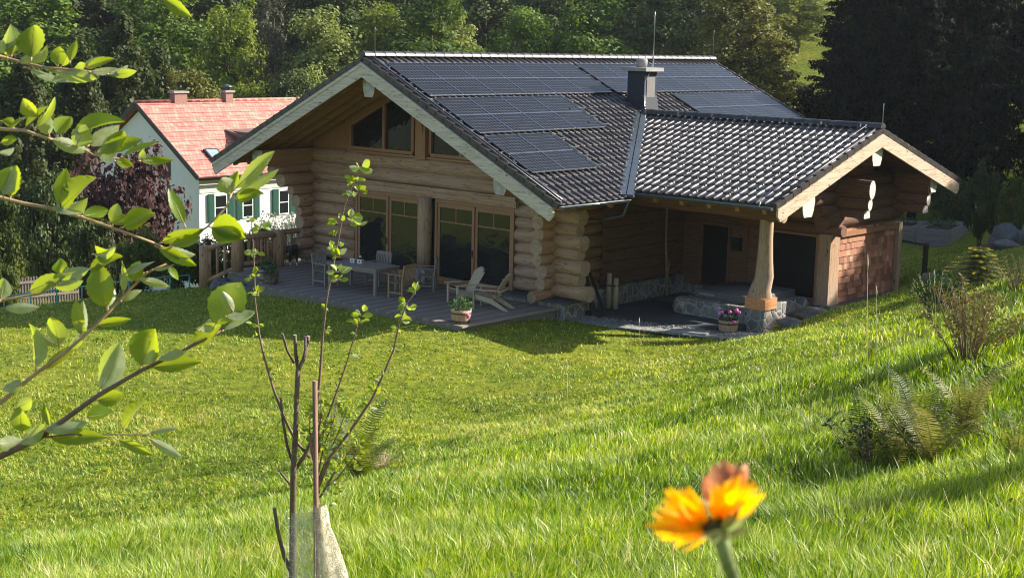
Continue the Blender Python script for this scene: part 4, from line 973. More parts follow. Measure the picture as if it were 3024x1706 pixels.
# ================================================================ GARDEN ON THE RIGHT
MT['bedw'] = wood('weathered_bed_boards', (.30, .30, .31), 'X', .5, knots=False)
def bed(x, y, rz, w, l, h, label, z=.08):
    t = empty('raised_bed', (x, y, z), label, 'raised bed', 'wooden raised beds in the garden behind the house', rz)
    m = MB()
    for i in range(3):
        z0 = i*h/3; z1 = z0+h/3-.012
        m.bb(-w/2, w/2, -l/2, -l/2+.04, z0, z1); m.bb(-w/2, w/2, l/2-.04, l/2, z0, z1); m.bb(-w/2, -w/2+.04, -l/2+.041, l/2-.041, z0, z1); m.bb(w/2-.04, w/2, -l/2+.041, l/2-.041, z0, z1)
    m.build('side_boards', MT['bedw'], t)
    for sx in (-1, 1):
        for sy in (-1, 1):
            q = MB(); q.bb(sx*w/2-.04, sx*w/2+.04, sy*(l/2+.005)-.04, sy*(l/2+.005)+.04, 0, h+.01); q.build('corner_post', MT['bedw'], t)
    q = MB(); q.bb(-w/2+.04, w/2-.04, -l/2+.04, l/2-.04, 0, h-.1); q.build('soil', MT['soil'], t)
    q = MB()
    for _ in range(8): leaves(q, (random.uniform(-w/2+.1, w/2-.1), random.uniform(-l/2+.2, l/2-.2), h+.05), random.uniform(.15, .35), 40, .09)
    q.build('plants', MT['potleaf'], t)['kind'] = 'stuff'
R45 = math.radians(42)
bed(7.0, 22.2, math.radians(12), 1.1, 2.6, .72, 'grey wooden raised bed standing just behind the dark post, the nearest bed')
bed(4.9, 23.4, math.radians(12), 1.1, 2.0, .6, 'low grey raised bed partly hidden by the shingled house corner', .0)
bed(6.0, 25.6, math.radians(12), 1.2, 2.2, .6, 'grey raised bed directly behind the nearest one', .12)
bed(5.3, 28.6, math.radians(12), 1.1, 2.0, .55, 'raised bed with green growth in the third row of the garden', .25)
bed(4.1, 31.8, math.radians(12), 1.2, 2.0, .5, 'farthest raised bed below the dark spruces', .45)
m = MB()
m.bb(5.1, 5.2, 33.2, 33.3, .5, 1.2); m.bb(6.4, 6.5, 33.0, 33.1, .5, 1.35); m.bb(5.1, 6.5, 33.0, 33.4, .85, .92); m.bb(5.1, 6.5, 33.35, 33.4, .93, 1.2)
tag(m.build('garden_bench', MT['teak2']), 'brown wooden bench at the far end of the raised beds', 'bench')
def post_():
    b = Vector((10.8, 12.9, hz(10.8, 12.9))); t = wempty('spout_post', tuple(b), 'black square post with a flat arm jutting to the left, between grasses and spruce sapling', 'post')
    m = MB(); m.bb(b.x-.06, b.x+.06, b.y-.06, b.y+.06, b.z-.2, b.z+1.15); m.build('upright', MT['black'], t)
    m = MB(); q = b+Vector((0, 0, 1.1)); m.bar(q+Vector((.06, .03, -.02)), q+Vector((-.62, -.35, .10)), .2, .07); m.build('arm', MT['black'], t)
post_()
for i, (x, y, r, sz, lab) in enumerate(((10.9, 18.6, .5, (1.3, .6, 1.1), 'tall pointed grey boulder leaning at the garden edge'), (12.0, 18.2, .55, (1.1, .8, .9), 'big grey boulder at the right edge of the view'),
        (11.7, 16.6, .35, (1.2, 1, .6), 'small pale boulder below the two big ones'), (10.95, 6.3, .42, (1.5, 1.0, .5), 'long mossy rock beside the shingled wall'), (11.0, 5.0, .28, (1.4, 1, .5), 'pale rock poking out of the grass crest near the porch pier'),
        (10.6, 7.9, .4, (1.3, 1.1, .45), 'dark flat rock at the foot of the shingled wall'), (12.4, 10.2, .3, (1.3, 1, .6), 'pale rock under the dark grasses'))):
    m = MB(); m.blob((x, y, hz(x, y)+r*.25), r, i+11, .45, 16, 10, sz=sz, fr=1.6); tag(m.build('rock', MT['rock']), lab, 'rock', 'rocks along the garden edge')
# left edge: picket fence and turquoise pipe railing
def picket():
    t = wempty('picket_fence', (-13.5, -6, -2), 'old grey picket fence at the far left', 'fence'); a, b = Vector((-12.6, -8.5, 0)), Vector((-14.6, 0, 0))
    m = MB()
    for i in range(70):
        p = a.lerp(b, i/69); z = hz(p.x, p.y); m.bb(p.x-.03, p.x+.03, p.y-.025, p.y+.025, z, z+1.0+random.uniform(-.05, .05))
    m.build('pickets', MT['picket'], t); m = MB()
    for h in (.3, .8): m.bar(a+Vector((.04, 0, hz(a.x, a.y)+h)), b+Vector((.04, 0, hz(b.x, b.y)+h)), .04, .08)
    m.build('rail', MT['picket'], t)
picket()
def pipe():
    t = wempty('pipe_railing', (-7, -4, -1), 'low turquoise pipe railing along the edge of the lawn', 'railing')
    pts = [(-7.9, -9.0), (-7.5, -7.0), (-7.0, -5.0), (-6.7, -3.0), (-6.45, -1.2)]
    P = [Vector((x, y, hz(x, y)+.42)) for x, y in pts]; m = MB(); m.tube(P, .028, 8); m.build('rail', MT['teal'], t)
    for i in range(12):
        f = i/11*(len(P)-1); k = min(int(f), len(P)-2); p = P[k].lerp(P[k+1], f-k); m = MB(); m.tube([p-Vector((0, 0, .6)), p], .024, 8); m.build('post', MT['teal'], t)
pipe()
m = MB(); p = Vector((-8.2, -2.6, hz(-8.2, -2.6))); m.tube([p, p+Vector((0, 0, 1.15))], .035, 8)
lt = wempty('garden_lamp', tuple(p), 'thin black lamp post among the shrubs left of the steps', 'lamp'); m.build('pole', MT['black'], lt)
m = MB(); m.lathe([(.05, 1.1), (.08, 1.16), (.08, 1.26), (.02, 1.32)], 12, p); m.build('lamp_head', MT['black'], lt)
# ================================================================ GRASS
def grass(name, label, bands, spread, exclude, mat, hr, lean, mask=None, clump=0.0):
    X = []; Y = []; HS = []; WS = []
    for d0, d1, n, hs, ws in bands:
        d = np.sqrt(rng.uniform(d0*d0, d1*d1, n)); l = rng.uniform(-spread, spread, n)*d
        x = CX+d*F2.x+l*R2.x; y = CY+d*F2.y+l*R2.y
        X.append(x); Y.append(y); HS.append(np.full(n, hs)); WS.append(np.full(n, ws))
    X = np.concatenate(X); Y = np.concatenate(Y); HS = np.concatenate(HS); WS = np.concatenate(WS)
    Z = H(X, Y); keep = ~exclude(X, Y)
    if mask is not None: keep &= mask(X, Y, Z)
    X, Y, Z, HS, WS = X[keep], Y[keep], Z[keep], HS[keep], WS[keep]; n = len(X)
    big = np.sin(X*.55+1.3*np.sin(Y*.4))*np.sin(Y*.6+1.1*np.sin(X*.5)); med = np.sin(X*2.3+2*np.sin(Y*1.7))*np.sin(Y*2.6+2*np.sin(X*1.9))
    fine = np.sin(X*9+4*np.sin(Y*6))*np.sin(Y*11+4*np.sin(X*7)); fine2 = np.sin(X*23+3*np.sin(Y*17))*np.sin(Y*21+3*np.sin(X*19))
    gr = np.clip((Z+.2)/2.0, 0, 1)*.70+.30 if clump == 1 and HS[0] > .1 else 1
    h = HS*gr*rng.uniform(hr[0], hr[1], n)*(1+.16*big+.22*med+.42*fine+.25*fine2); w = WS*rng.uniform(.7, 1.3, n)
    az = rng.uniform(0, 2*pi, n); ln = rng.uniform(lean[0], lean[1], n)*h
    # clumps of blades lean the same way
    az2 = 2.5*np.sin(X*1.1+Y*.7)+1.5*np.sin(Y*1.9-X*.6); az = np.where(rng.random(n) < .5, az2+rng.normal(0, .6, n), az)
    dx, dy = np.cos(az), np.sin(az); fa = az+pi/2+rng.normal(0, .7, n); wx, wy = np.cos(fa)*w/2, np.sin(fa)*w/2
    B = np.stack([X, Y, Z-.01], 1); S = np.stack([wx, wy, np.zeros(n)], 1)
    Mi = B+np.stack([dx*ln*.32, dy*ln*.32, h*.58], 1); T = B+np.stack([dx*ln, dy*ln, h*(1-.25*(ln/h)**2)], 1)
    V = np.stack([B-S, B+S, Mi+S*.8, Mi-S*.8, T], 1).reshape(-1, 3)
    b = (np.arange(n)*5)[:, None]; q = b+np.array([0, 1, 2, 3]); tr = b+np.array([3, 2, 4])
    li = np.concatenate([q, tr], 1).ravel(); ls = (np.arange(n)[:, None]*7+np.array([0, 4])).ravel()
    if HS[0] < .1:
        bare = np.sin(X*1.7+2.2*np.sin(Y*1.3)+1)*np.sin(Y*1.9+2.1*np.sin(X*1.4))+.35*fine; h = h*np.where(bare > .82, .3, 1)
    tint = np.clip(.46+.13*big+.16*med+.12*np.sin(X*5.1+3*np.sin(Y*3.3))*np.sin(Y*6.2+2*np.sin(X*4.4))+.10*fine2+rng.normal(0, .18, n), 0, 1); hol = np.sin(X*1.4+1.7*np.sin(Y*1.1+.6))*np.sin(Y*1.6+1.9*np.sin(X*.9)); tint = np.clip(tint-.22*np.clip(hol-.55, 0, 1)/.45+.10*np.clip(-hol-.4, 0, 1), 0, 1); dry = rng.random(n) < .05; tint[dry] = rng.uniform(.9, 1, dry.sum())
    o = npmesh(name, V, None, mat, {'tint': np.repeat(tint, 5)}, loops=(li, ls)); tag(o, label, 'grass', kind='stuff'); return o
def excl(X, Y):
    e = (X > -5.3) & (X < 5.6) & (Y > -1.8) & (Y < 15) & ~((X < -2.5) & (Y < -.9))
    e |= (X > 4.6) & (X < 10.3) & (Y > 2.3+(np.clip(X-5.4, 0, 9))*.24) & (Y < 12.7)
    return e
MT['grassl'] = leafmat('long_grass_blades', [(.022, .060, .005), (.085, .175, .008), (.175, .290, .018), (.31, .41, .045), (.60, .55, .26)], .42, attr='tint', rnd=0, rough=.45, spec=.4)
MT['grasss'] = leafmat('lawn_blades', [(.045, .09, .014), (.125, .21, .024), (.24, .335, .042), (.39, .44, .07), (.54, .47, .20)], .4, attr='tint', rnd=0, rough=.5)
bank = lambda X, Y, Z: (Z+.30+.15*np.sin(X*.7+Y*.5) > rng.uniform(-.1, .95, len(Z))**1.0) & (X > 2)
grass('bank_grass', 'long bright green grass of the sloping bank', [(5.2, 7.5, 20000, .12, .0070), (7.5, 9.5, 60000, .12, .0072), (9.5, 13, 100000, .12, .0085), (13, 18, 95000, .12, .011), (18, 26, 90000, .12, .015), (26, 40, 50000, .13, .02)],
      .43, excl, MT['grassl'], (.45, 1.5), (.1, .8), mask=bank, clump=1)
lawn = lambda X, Y, Z: (Z < rng.uniform(.2, 1.4, len(Z))) & (X > -9.5)
grass('lawn_grass', 'short mown grass of the lawn in front of the terrace', [(13, 20, 50000, .055, .012), (20, 30, 150000, .06, .019), (30, 50, 120000, .055, .026)], .42, excl, MT['grasss'], (.2, 1.7), (.4, 1.4), mask=lawn, clump=1)
# ================================================================ TREES
def crown(kind, Ht, R, ncl, nl, ls, seed, z0=.22):
    r = np.random.default_rng(seed); V = []
    ctr = []; rad = []
    for i in range(ncl):
        if kind in ('broad', 'bush', 'sparse'):
            u = r.normal(size=3); u /= np.linalg.norm(u); k = r.uniform(.35, 1)**.6; zc = (1+z0)/2
            hh = (1-z0)/2; p = np.array([u[0]*R*k*.82, u[1]*R*k*.82, (zc+u[2]*hh*k*.86)*Ht])
            p[:2] *= 1.0-.35*max(0, (p[2]/Ht-.6)); s = R*r.uniform(.14, .36)*(1 if r.random() > .3 else .6)
            if kind == 'bush': p[2] = abs(p[2])
        elif kind == 'conifer':
            t = r.uniform(0, 1)**.75; z = (z0+(1-z0)*(1-t))*Ht if False else (1-(1-z0)*t)*Ht; a = r.uniform(0, 2*pi); rr = R*(t**.85)*r.uniform(.35, 1.05)
            p = np.array([math.cos(a)*rr, math.sin(a)*rr, z-.15*rr]); s = R*r.uniform(.12, .2)*(.5+t*.6)
        else:   # column / yew
            t = r.uniform(0, 1); a = r.uniform(0, 2*pi); prof = min(1, (1-t)*2.4)**.6*min(1, t*5+.5); rr = R*prof*r.uniform(.4, 1)
            p = np.array([math.cos(a)*rr, math.sin(a)*rr, (z0+(1-z0)*t)*Ht]); s = R*r.uniform(.16, .3)
        ctr.append(p); rad.append(s)
    ctr = np.array(ctr); rad = np.array(rad)
    idx = r.integers(0, ncl, nl); d = r.normal(size=(nl, 3)); d /= np.linalg.norm(d, axis=1)[:, None]
    rk = rad[idx]*r.uniform(.3, 1.12, nl)**.5; sq = np.array([1, 1, .75]) if kind != 'conifer' else np.array([1.3, 1.3, .35])
    if kind == 'column': sq = np.array([.8, .8, 1.5])
    P = ctr[idx]+d*rk[:, None]*sq
    out = P-np.array([0, 0, Ht*.5]); out /= np.linalg.norm(out, axis=1)[:, None]
    nrm = d*.7+out*.5+r.normal(size=(nl, 3))*.55+np.array([0, 0, .35]); nrm /= np.linalg.norm(nrm, axis=1)[:, None]
    t = np.cross(nrm, r.normal(size=(nl, 3))); t /= np.linalg.norm(t, axis=1)[:, None]; b = np.cross(nrm, t)
    s = ls*r.uniform(.5, 1.35, nl)[:, None]
    asp = .45 if kind != 'conifer' else .16
    V = np.stack([P-t*s*.5, P+b*s*asp-t*s*.08+nrm*s*.08, P+t*s*.5, P-b*s*asp-t*s*.08+nrm*s*.08], 1).reshape(-1, 3)
    F = np.arange(nl*4).reshape(-1, 4)
    return V, F
KM = {
 'green': [(.045, .085, .014), (.09, .15, .024), (.16, .23, .04)],
 'yellow': [(.08, .12, .016), (.15, .20, .028), (.26, .31, .055)],
 'olive': [(.08, .085, .02), (.14, .145, .035), (.22, .215, .06)],
 'dark': [(.030, .048, .013), (.060, .085, .024), (.11, .14, .04)],
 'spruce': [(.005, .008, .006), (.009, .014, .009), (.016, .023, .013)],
 'yew': [(.028, .042, .012), (.055, .074, .020), (.09, .115, .03)],
 'purple': [(.045, .020, .018), (.085, .040, .036), (.14, .08, .07)],
 'pale': [(.10, .13, .035), (.19, .23, .06), (.29, .33, .10)],
 'hedge': [(.04, .06, .013), (.09, .12, .022), (.17, .20, .045)],
 'grey': [(.05, .055, .035), (.085, .09, .055), (.13, .135, .08)]}
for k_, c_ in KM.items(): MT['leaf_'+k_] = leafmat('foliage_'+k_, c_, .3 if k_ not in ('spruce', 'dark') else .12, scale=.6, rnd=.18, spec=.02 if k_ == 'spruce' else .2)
PROTO = {}
def proto(kind, col, v):
    key = (kind, col, v)
    if key in PROTO: return PROTO[key]
    sd = 100+v*17+len(kind)+len(col)*3
    if kind == 'broad': V, F = crown('broad', 24, 5.2, 150, 24000, .30, sd, .02)
    elif kind == 'sparse': V, F = crown('broad', 24, 4.2, 70, 7000, .28, sd, .15)
    elif kind == 'conifer': V, F = crown('conifer', 16, 3.4, 300, 20000, .36, sd, .12)
    elif kind == 'column': V, F = crown('column', 16, 3.2, 130, 15000, .34, sd, .02)
    else: V, F = crown('bush', 3, 1.7, 60, 8000, .13, sd, .0)
    c = npmesh('crown', V, F, MT['leaf_'+col]); cm = c.data; bpy.data.objects.remove(c)
    m = MB(); rr = random.Random(sd)
    if kind == 'bush':
        for i in range(6): a = rr.uniform(0, 6.3); m.tube([(0, 0, -.3), (math.cos(a)*.4, math.sin(a)*.4, 1), (math.cos(a)*.9, math.sin(a)*.9, 2.2)], [.05, .03, .01], 6)
    else:
        top = 15.6 if kind in ('conifer', 'column') else 20
        m.tube([(0, 0, -1), (.1, 0, 3), (-.05, .1, 7), (.1, -.05, 11), (0, 0, top)], [.34, .26, .2, .12, .03], 9)
        if kind in ('broad', 'sparse'):
            for i in range(16 if kind == 'broad' else 22):
                a = rr.uniform(0, 6.3); z = rr.uniform(3.5, 17); R_ = rr.uniform(1.6, 3.6); q = R_*.5
                m.tube([(0, 0, z), (math.cos(a)*q, math.sin(a)*q, z+rr.uniform(.8, 1.6)), (math.cos(a)*R_, math.sin(a)*R_, z+rr.uniform(1.8, 4))], [.12, .07, .02], 6)
        elif kind == 'conifer':
            for i in range(40):
                a = rr.uniform(0, 6.3); t = rr.uniform(.15, .95); z = 16*(1-.86*t); R_ = 3.1*t**.85
                m.tube([(0, 0, z), (math.cos(a)*R_*.9, math.sin(a)*R_*.9, z-.1*R_)], [.05, .015], 5)
    MT['sbk'] = MT.get('sbk') or simple('dark_spruce_bark', (.022, .017, .014), .95, spec=.05)
    tk = m.build('trunk', MT['sbk'] if col == 'spruce' else MT['bark']); tm = tk.data; bpy.data.objects.remove(tk)
    PROTO[key] = (cm, tm); return PROTO[key]
def tree(kind, col, x, y, h, r, label, name='tree', cat='tree', group=None, v=None, z=None):
    v = random.randrange(3) if v is None else v
    cm, tm = proto(kind, col, v); H0, R0_ = {'broad': (24, 5.2), 'sparse': (24, 4.2), 'conifer': (16, 3.4), 'column': (16, 3.2), 'bush': (3, 1.7)}[kind]
    z = hz(x, y)-.1 if z is None else z
    t = empty(name, (x, y, z), label, cat, group, random.uniform(0, 6.28)); t.scale = (r/R0_, r/R0_, h/H0)
    for n_, me in (('crown', cm), ('trunk', tm)):
        o = bpy.data.objects.new(n_, me); COL.objects.link(o); o.parent = t
    return t
GB = 'trees of the wood behind the houses'
def ptree(kind, col, px, d, wpx, topy, label, v=None, **k):      # px, topy, wpx on the 2576 px wide picture
    p = at2(px, topy, d); z = hz(p.x, p.y)-.1; r = wpx*1.174/FPX*d/2*(1.5 if kind == 'broad' else 1.1)
    return tree(kind, col, p.x, p.y, max(2.0, p.z-z), r, label, v=v, **k)
# wood on the valley side, left to right
ptree('broad', 'green', 60, 92, 290, -110, 'leafy green tree in the top left corner, above the apple twigs', 0, group=GB)
ptree('broad', 'dark', 225, 104, 240, -160, 'dark tree between the top left one and the tall green one', 1, group=GB)
ptree('broad', 'green', 385, 96, 240, -130, 'tall green tree above the left end of the red roof', 2, group=GB)
ptree('broad', 'dark', 480, 104, 220, -150, 'dark tree right of the tall green one above the red roof', 0, group=GB)
ptree('broad', 'yellow', 572, 92, 150, -90, 'tall narrow yellow-green tree above the two brick chimneys', 1, group=GB)
ptree('sparse', 'grey', 690, 90, 150, -70, 'thin tree with bare upright grey stems left of the chalet ridge', 0, group=GB)
ptree('broad', 'dark', 700, 108, 260, -150, 'dark tree behind the bare grey stems', 2, group=GB)
ptree('broad', 'pale', 810, 90, 190, -40, 'pale sunlit green tree just left of the chalet gable peak', 1, group=GB)
ptree('broad', 'dark', 900, 106, 230, -160, 'dark tree behind the gable peak of the chalet', 0, group=GB)
ptree('broad', 'yellow', 960, 94, 170, -60, 'yellowish tree above the left end of the solar roof ridge', 2, group=GB)
ptree('broad', 'green', 1090, 92, 210, -90, 'green tree behind the long ridge, next right of the yellowish one', 0, group=GB)
ptree('broad', 'pale', 1150, 96, 130, -20, 'small pale green tree low against the long ridge', 1, group=GB)
ptree('broad', 'dark', 1225, 106, 230, -150, 'dark tree above the middle of the left solar block', 2, group=GB)
ptree('broad', 'green', 1320, 90, 170, -40, 'light-tipped green tree above the end of the left solar block', 1, group=GB)
ptree('broad', 'dark', 1410, 102, 200, -130, 'dark tree between the two light-tipped green ones', 0, group=GB)
ptree('broad', 'green', 1500, 90, 190, -70, 'bright green maple-like tree left of the metal chimney', 0, group=GB)
ptree('broad', 'dark', 1600, 98, 200, -140, 'dark tree straight behind the metal chimney', 1, group=GB)
ptree('broad', 'dark', 1700, 92, 220, -150, 'dark tree right of the tall lightning rod', 2, group=GB)
ptree('broad', 'dark', 1790, 84, 170, -90, 'dark green tree at the far end of the long ridge', 0, group=GB)
ptree('broad', 'olive', 1880, 78, 215, -90, 'large brownish-olive tree at the right end of the long ridge', 1, group=GB)
ptree('broad', 'pale', 2015, 118, 130, -60, 'thin pale green tree standing alone on the bright meadow', 2, group=GB)
ptree('broad', 'green', 2080, 150, 170, 0, 'small green tree far up the bright meadow', 0, group=GB)
ptree('broad', 'dark', 2010, 84, 120, 190, 'dark bush-like tree at the foot of the meadow', 1, group=GB)
# yews and bushes around the white house
GY_ = 'evergreens and shrubs around the white house'
for (kind, col, px, d, w, ty, lab, nm) in (
 ('column', 'yew', 60, 74, 190, 150, 'dark olive yew at the left edge, behind the apple leaves', 'yew_tree'),
 ('column', 'yew', 200, 77, 150, 110, 'dark olive yew, second from the left edge', 'yew_tree'),
 ('column', 'yew', 310, 80, 170, 60, 'tall dark yew left of the white gable', 'yew_tree'),
 ('column', 'yew', 400, 84, 140, 130, 'dark yew rising behind the red roof ridge', 'yew_tree'),
 ('broad', 'olive', 480, 82, 150, 120, 'dull olive tree directly behind the left brick chimney', 'tree'),
 ('broad', 'yellow', 620, 78, 130, 150, 'bright yellow-green bushy tree right of the hooded chimney', 'tree'),
 ('broad', 'dark', 740, 78, 150, 130, 'dark bushy tree beside the left slope of the chalet roof', 'tree'),
 ('broad', 'pale', 790, 82, 110, 120, 'small pale tree peeping over the left slope of the chalet roof', 'tree')):
    ptree(kind, col, px, d, w, ty, lab, name=nm, group=GY_)
def pbush(col, px, d, w, ty, lab, nm='shrub', v=None, cat='shrub', base=None):
    p = at2(px, ty, d); z = hz(p.x, p.y)-.1; return tree('bush', col, p.x, p.y, max(.5, p.z-z), w*1.174/FPX*d/2, lab, nm, cat, 'shrubs between lawn and white house', v, z)
pbush('purple', 205, 60, 250, 385, 'dark purple-leaved tree, its left and lower half', 'copper_tree', 0, 'tree')
pbush('purple', 325, 58, 280, 345, 'dark purple-leaved tree in front of the white gable wall', 'copper_tree', 1, 'tree')
pbush('dark', 130, 52, 190, 420, 'very dark round yew bush at left, under the purple tree', v=1)
pbush('hedge', 20, 54, 160, 470, 'green shrub at the left edge above the picket fence', v=2)
pbush('hedge', 10, 46, 90, 650, 'low green shrub at the left edge behind the fence', v=0)
pbush('yew', 250, 48, 150, 520, 'olive shrub right of the very dark yew bush', v=0)
pbush('hedge', 350, 46, 150, 560, 'loose green shrub below the purple tree', v=1)
pbush('hedge', 440, 45, 130, 575, 'leafy green shrub below the white gable, left of the steps', v=2)
pbush('hedge', 505, 47, 110, 590, 'leafy green shrub right behind the lowest railing post', v=0)
pbush('hedge', 570, 50, 140, 585, 'green shrub behind the sloping stair rail', v=1)
pbush('hedge', 650, 50, 120, 560, 'green shrub behind the fat middle railing posts', v=2)
MT['bloom'] = leafmat('white_blossom_leaf', [(.06, .10, .03), (.5, .5, .42), (.75, .74, .66)], .2, scale=7, rnd=0)
for px, w, ty, lab in ((690, 130, 528, 'shrub covered with white blossom behind the terrace railing'), (760, 90, 520, 'shrub with white blossom against the green shutters, next to the log ends')):
    t = pbush('hedge', px, 58, w*1.25, ty-4, lab, 'blossom_shrub', 1)
    c = [q for q in t.children if q.name.startswith('crown')][0]; c.data = c.data.copy(); c.data.materials[0] = MT['bloom']
# spruces on the right, dense and dark
GS = 'dark spruces on the right'
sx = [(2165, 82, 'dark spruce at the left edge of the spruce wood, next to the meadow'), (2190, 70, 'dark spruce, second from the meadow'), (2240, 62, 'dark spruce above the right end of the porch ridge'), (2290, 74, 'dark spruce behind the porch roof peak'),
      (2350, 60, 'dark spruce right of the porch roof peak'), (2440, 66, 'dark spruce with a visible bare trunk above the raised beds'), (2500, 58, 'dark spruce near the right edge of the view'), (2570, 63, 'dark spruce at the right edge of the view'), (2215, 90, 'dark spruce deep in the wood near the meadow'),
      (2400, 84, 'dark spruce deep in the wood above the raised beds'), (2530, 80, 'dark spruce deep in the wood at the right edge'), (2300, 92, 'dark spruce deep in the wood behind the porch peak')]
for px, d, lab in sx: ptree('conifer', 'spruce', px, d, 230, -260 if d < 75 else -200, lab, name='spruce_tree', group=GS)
for i, (x, y, top) in enumerate(((22, 30, 15.9), (24.5, 33, 16.2), (19.5, 31.5, 14.6), (26.5, 31, 16.5), (17, 31, 13.3), (14, 30, 11.8), (20, 36.5, 17), (12.5, 33.5, 12.8), (23, 25, 12.3), (19, 26.5, 10.5))): tree('broad', 'dark', x, y, top-hz(x, y), 3.6, 'dark broad tree beyond the right edge of the view', group='trees beyond the right edge', v=i % 3)
def trunk(px, y0, y1, d, r, lab):
    a = at2(px, y1, d); a.z = hz(a.x, a.y)-.2; b = at2(px+6, y0, d); m = MB(); m.tube([a, a.lerp(b, .5), b], [r, r*.85, r*.7], 10)
    for i in range(8): q = a.lerp(b, .35+.08*i); an = i*2.1; m.tube([q, q+Vector((math.cos(an)*.7, math.sin(an)*.7, .1))], [.03, .008], 5)
    MT['sbark'] = MT.get('sbark') or simple('spruce_bark', (.05, .034, .028), .9, var=.4, scale=8)
    tag(m.build('dead_spruce', MT['sbark']), lab, 'tree trunk', 'bare spruce trunks')
trunk(2428, -60, 450, 66, .16, 'reddish bare spruce trunk above the raised beds'); trunk(2520, -60, 430, 64, .12, 'thin bare spruce trunk near the right edge')
for px, d, w, ty, lab in ((2480, 50, 110, 395, 'dark green bush at the foot of the spruces above the raised beds'), (2565, 48, 100, 430, 'green leafy bush at the right edge under the spruces'), (2400, 56, 120, 440, 'dark bush behind the porch gable end')): 
    pbush('hedge' if px > 2500 else 'dark', px, d, w, ty, lab)
# woodland beyond the right edge that shades the garden
for i, (x, y, h) in enumerate(((5, 46, 15), (11, 42, 15), (17, 38, 15), (22, 36, 15), (20, 30, 9), (25, 29, 10), (24, 40, 14), (30, 34, 13), (14, 50, 16), (0, 52, 16), (29, 24, 8), (33, 11, 8.5), (37, 16, 9), (42, 8, 12))):
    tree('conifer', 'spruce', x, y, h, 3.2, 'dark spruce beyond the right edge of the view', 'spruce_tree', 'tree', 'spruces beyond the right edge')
# far wooded hillside, one mass
def farwood():
    n = 100000; px = rng.uniform(-250, 1890, n); d = rng.uniform(112, 150, n); u = px*1.174
    l = (u-1512)/FPX*d*1.02; x = CX+d*F2.x+l*R2.x; y = CY+d*F2.y+l*R2.y; z = H(x, y)+rng.uniform(0, 15, n)**1.0
    P = np.stack([x, y, z], 1); q = np.floor(P/3.2); rs = np.sin(q@np.array([12.9, 78.2, 37.7]))*43758.5; rs -= np.floor(rs)
    P += (rs[:, None]-.5)*2.2
    nr = rng.normal(size=(n, 3))+np.array([.3, -.3, .5]); nr /= np.linalg.norm(nr, axis=1)[:, None]; t = np.cross(nr, rng.normal(size=(n, 3))); t /= np.linalg.norm(t, axis=1)[:, None]; b = np.cross(nr, t)
    s = .5*rng.uniform(.6, 1.3, n)[:, None]; V = np.stack([P-t*s*.5, P+b*s*.4, P+t*s*.5, P-b*s*.4], 1).reshape(-1, 3)
    o = npmesh('far_wood', V, np.arange(4*n).reshape(-1, 4), MT['leaf_dark']); tag(o, 'distant wooded hillside seen between the nearer trees', 'wood', kind='stuff')
farwood()
p = at2(2030, 60, 170); m = MB(); m.box((p.x, p.y, p.z-2.5), (6, 9, 5)); m.prism([(p.x-3.4, p.y-5, p.z), (p.x+3.4, p.y-5, p.z), (p.x, p.y-5, p.z+2.6)], (0, 10, 0), 1)
tag(m.build('distant_house', [MT['white'], MT['grey']]), 'white house far up the valley, glimpsed through the pale green tree', 'house')
# ================================================================ BANK PLANTS
MT['fern'] = leafmat('fern_frond', [(.06, .10, .02), (.12, .16, .03), (.22, .20, .06)], .4, scale=3)
MT['fernb'] = leafmat('browning_fern_frond', [(.07, .10, .02), (.15, .16, .04), (.30, .24, .11)], .35, scale=3)
MT['brush'] = leafmat('dry_brush_leaf', [(.12, .075, .03), (.24, .19, .06), (.30, .30, .09)], .3, scale=5)
MT['straw'] = simple('straw_stalk', (.55, .46, .27), .7, var=.25, scale=20)
def fern(x, y, n, L, label, mat='fern', group=None, seed=0, up=.9):
    r = random.Random(seed); z = hz(x, y); t = wempty('fern', (x, y, z), label, 'fern', group)
    for i in range(n):
        a = i*2*pi/n+r.uniform(-.4, .4); l = L*.95*r.uniform(.65, 1.15); k = 18; el = r.uniform(.68, up+.05)*pi/2; P = []
        p = Vector((x+r.uniform(-.06, .06), y+r.uniform(-.06, .06), z)); m = MB()
        for j in range(k+1):
            P.append(p.copy()); e = el-(j/k)**1.6*1.2; p = p+Vector((math.cos(a)*math.cos(e), math.sin(a)*math.cos(e), math.sin(e)))*l/k
        m.tube(P, [.006*(1-j/k*.8) for j in range(k+1)], 4, 0, 0)
        sd = Vector((-math.sin(a), math.cos(a), 0))
        for j in range(2, k*2+1):
            f = j/2; q = P[min(int(f), k)] if int(f) == f else P[int(f)].lerp(P[min(int(f)+1, k)], .5); dr = (P[min(int(f)+1, k)]-P[max(int(f)-1, 0)]).normalized(); w = l*.20*math.sin(pi*min(1, (j/(2*k))*.93+.09))**.7*(1-.45*j/(2*k))
            for s in (-1, 1):
                o = sd*s*w+dr*w*.35+Vector((0, 0, -w*r.uniform(.05, .3))); h = dr*l*.0075
                m.add([q-h, q+h, q+o*.6+h*.8, q+o, q+o*.6-h*.8], [(0, 1, 2, 3, 4)])
        m.build('frond', MT[mat], t)
    return t
FG = 'ferns on the bank'
def fp(px, py, d): p = at2(px, py, d); return p.x, p.y
fern(*fp(2170, 1150, 15), 9, .95, 'dark green fern, the left one of the clump at the lower right', 'fern', FG, 1)
fern(*fp(2250, 1180, 14.3), 8, .85, 'green and brown fern in the middle of the clump at the lower right', 'fernb', FG, 2)
fern(*fp(2340, 1190, 14.0), 9, 1.0, 'browning fern, right of the middle of the lower right clump', 'fernb', FG, 3)
fern(*fp(2290, 1130, 15.2), 10, 1.15, 'tallest green fern at the back of the lower right clump', 'fern', FG, 9)
fern(*fp(2420, 1160, 14.6), 8, 1.05, 'tall browning fern at the right end of the clump', 'fernb', FG, 4)
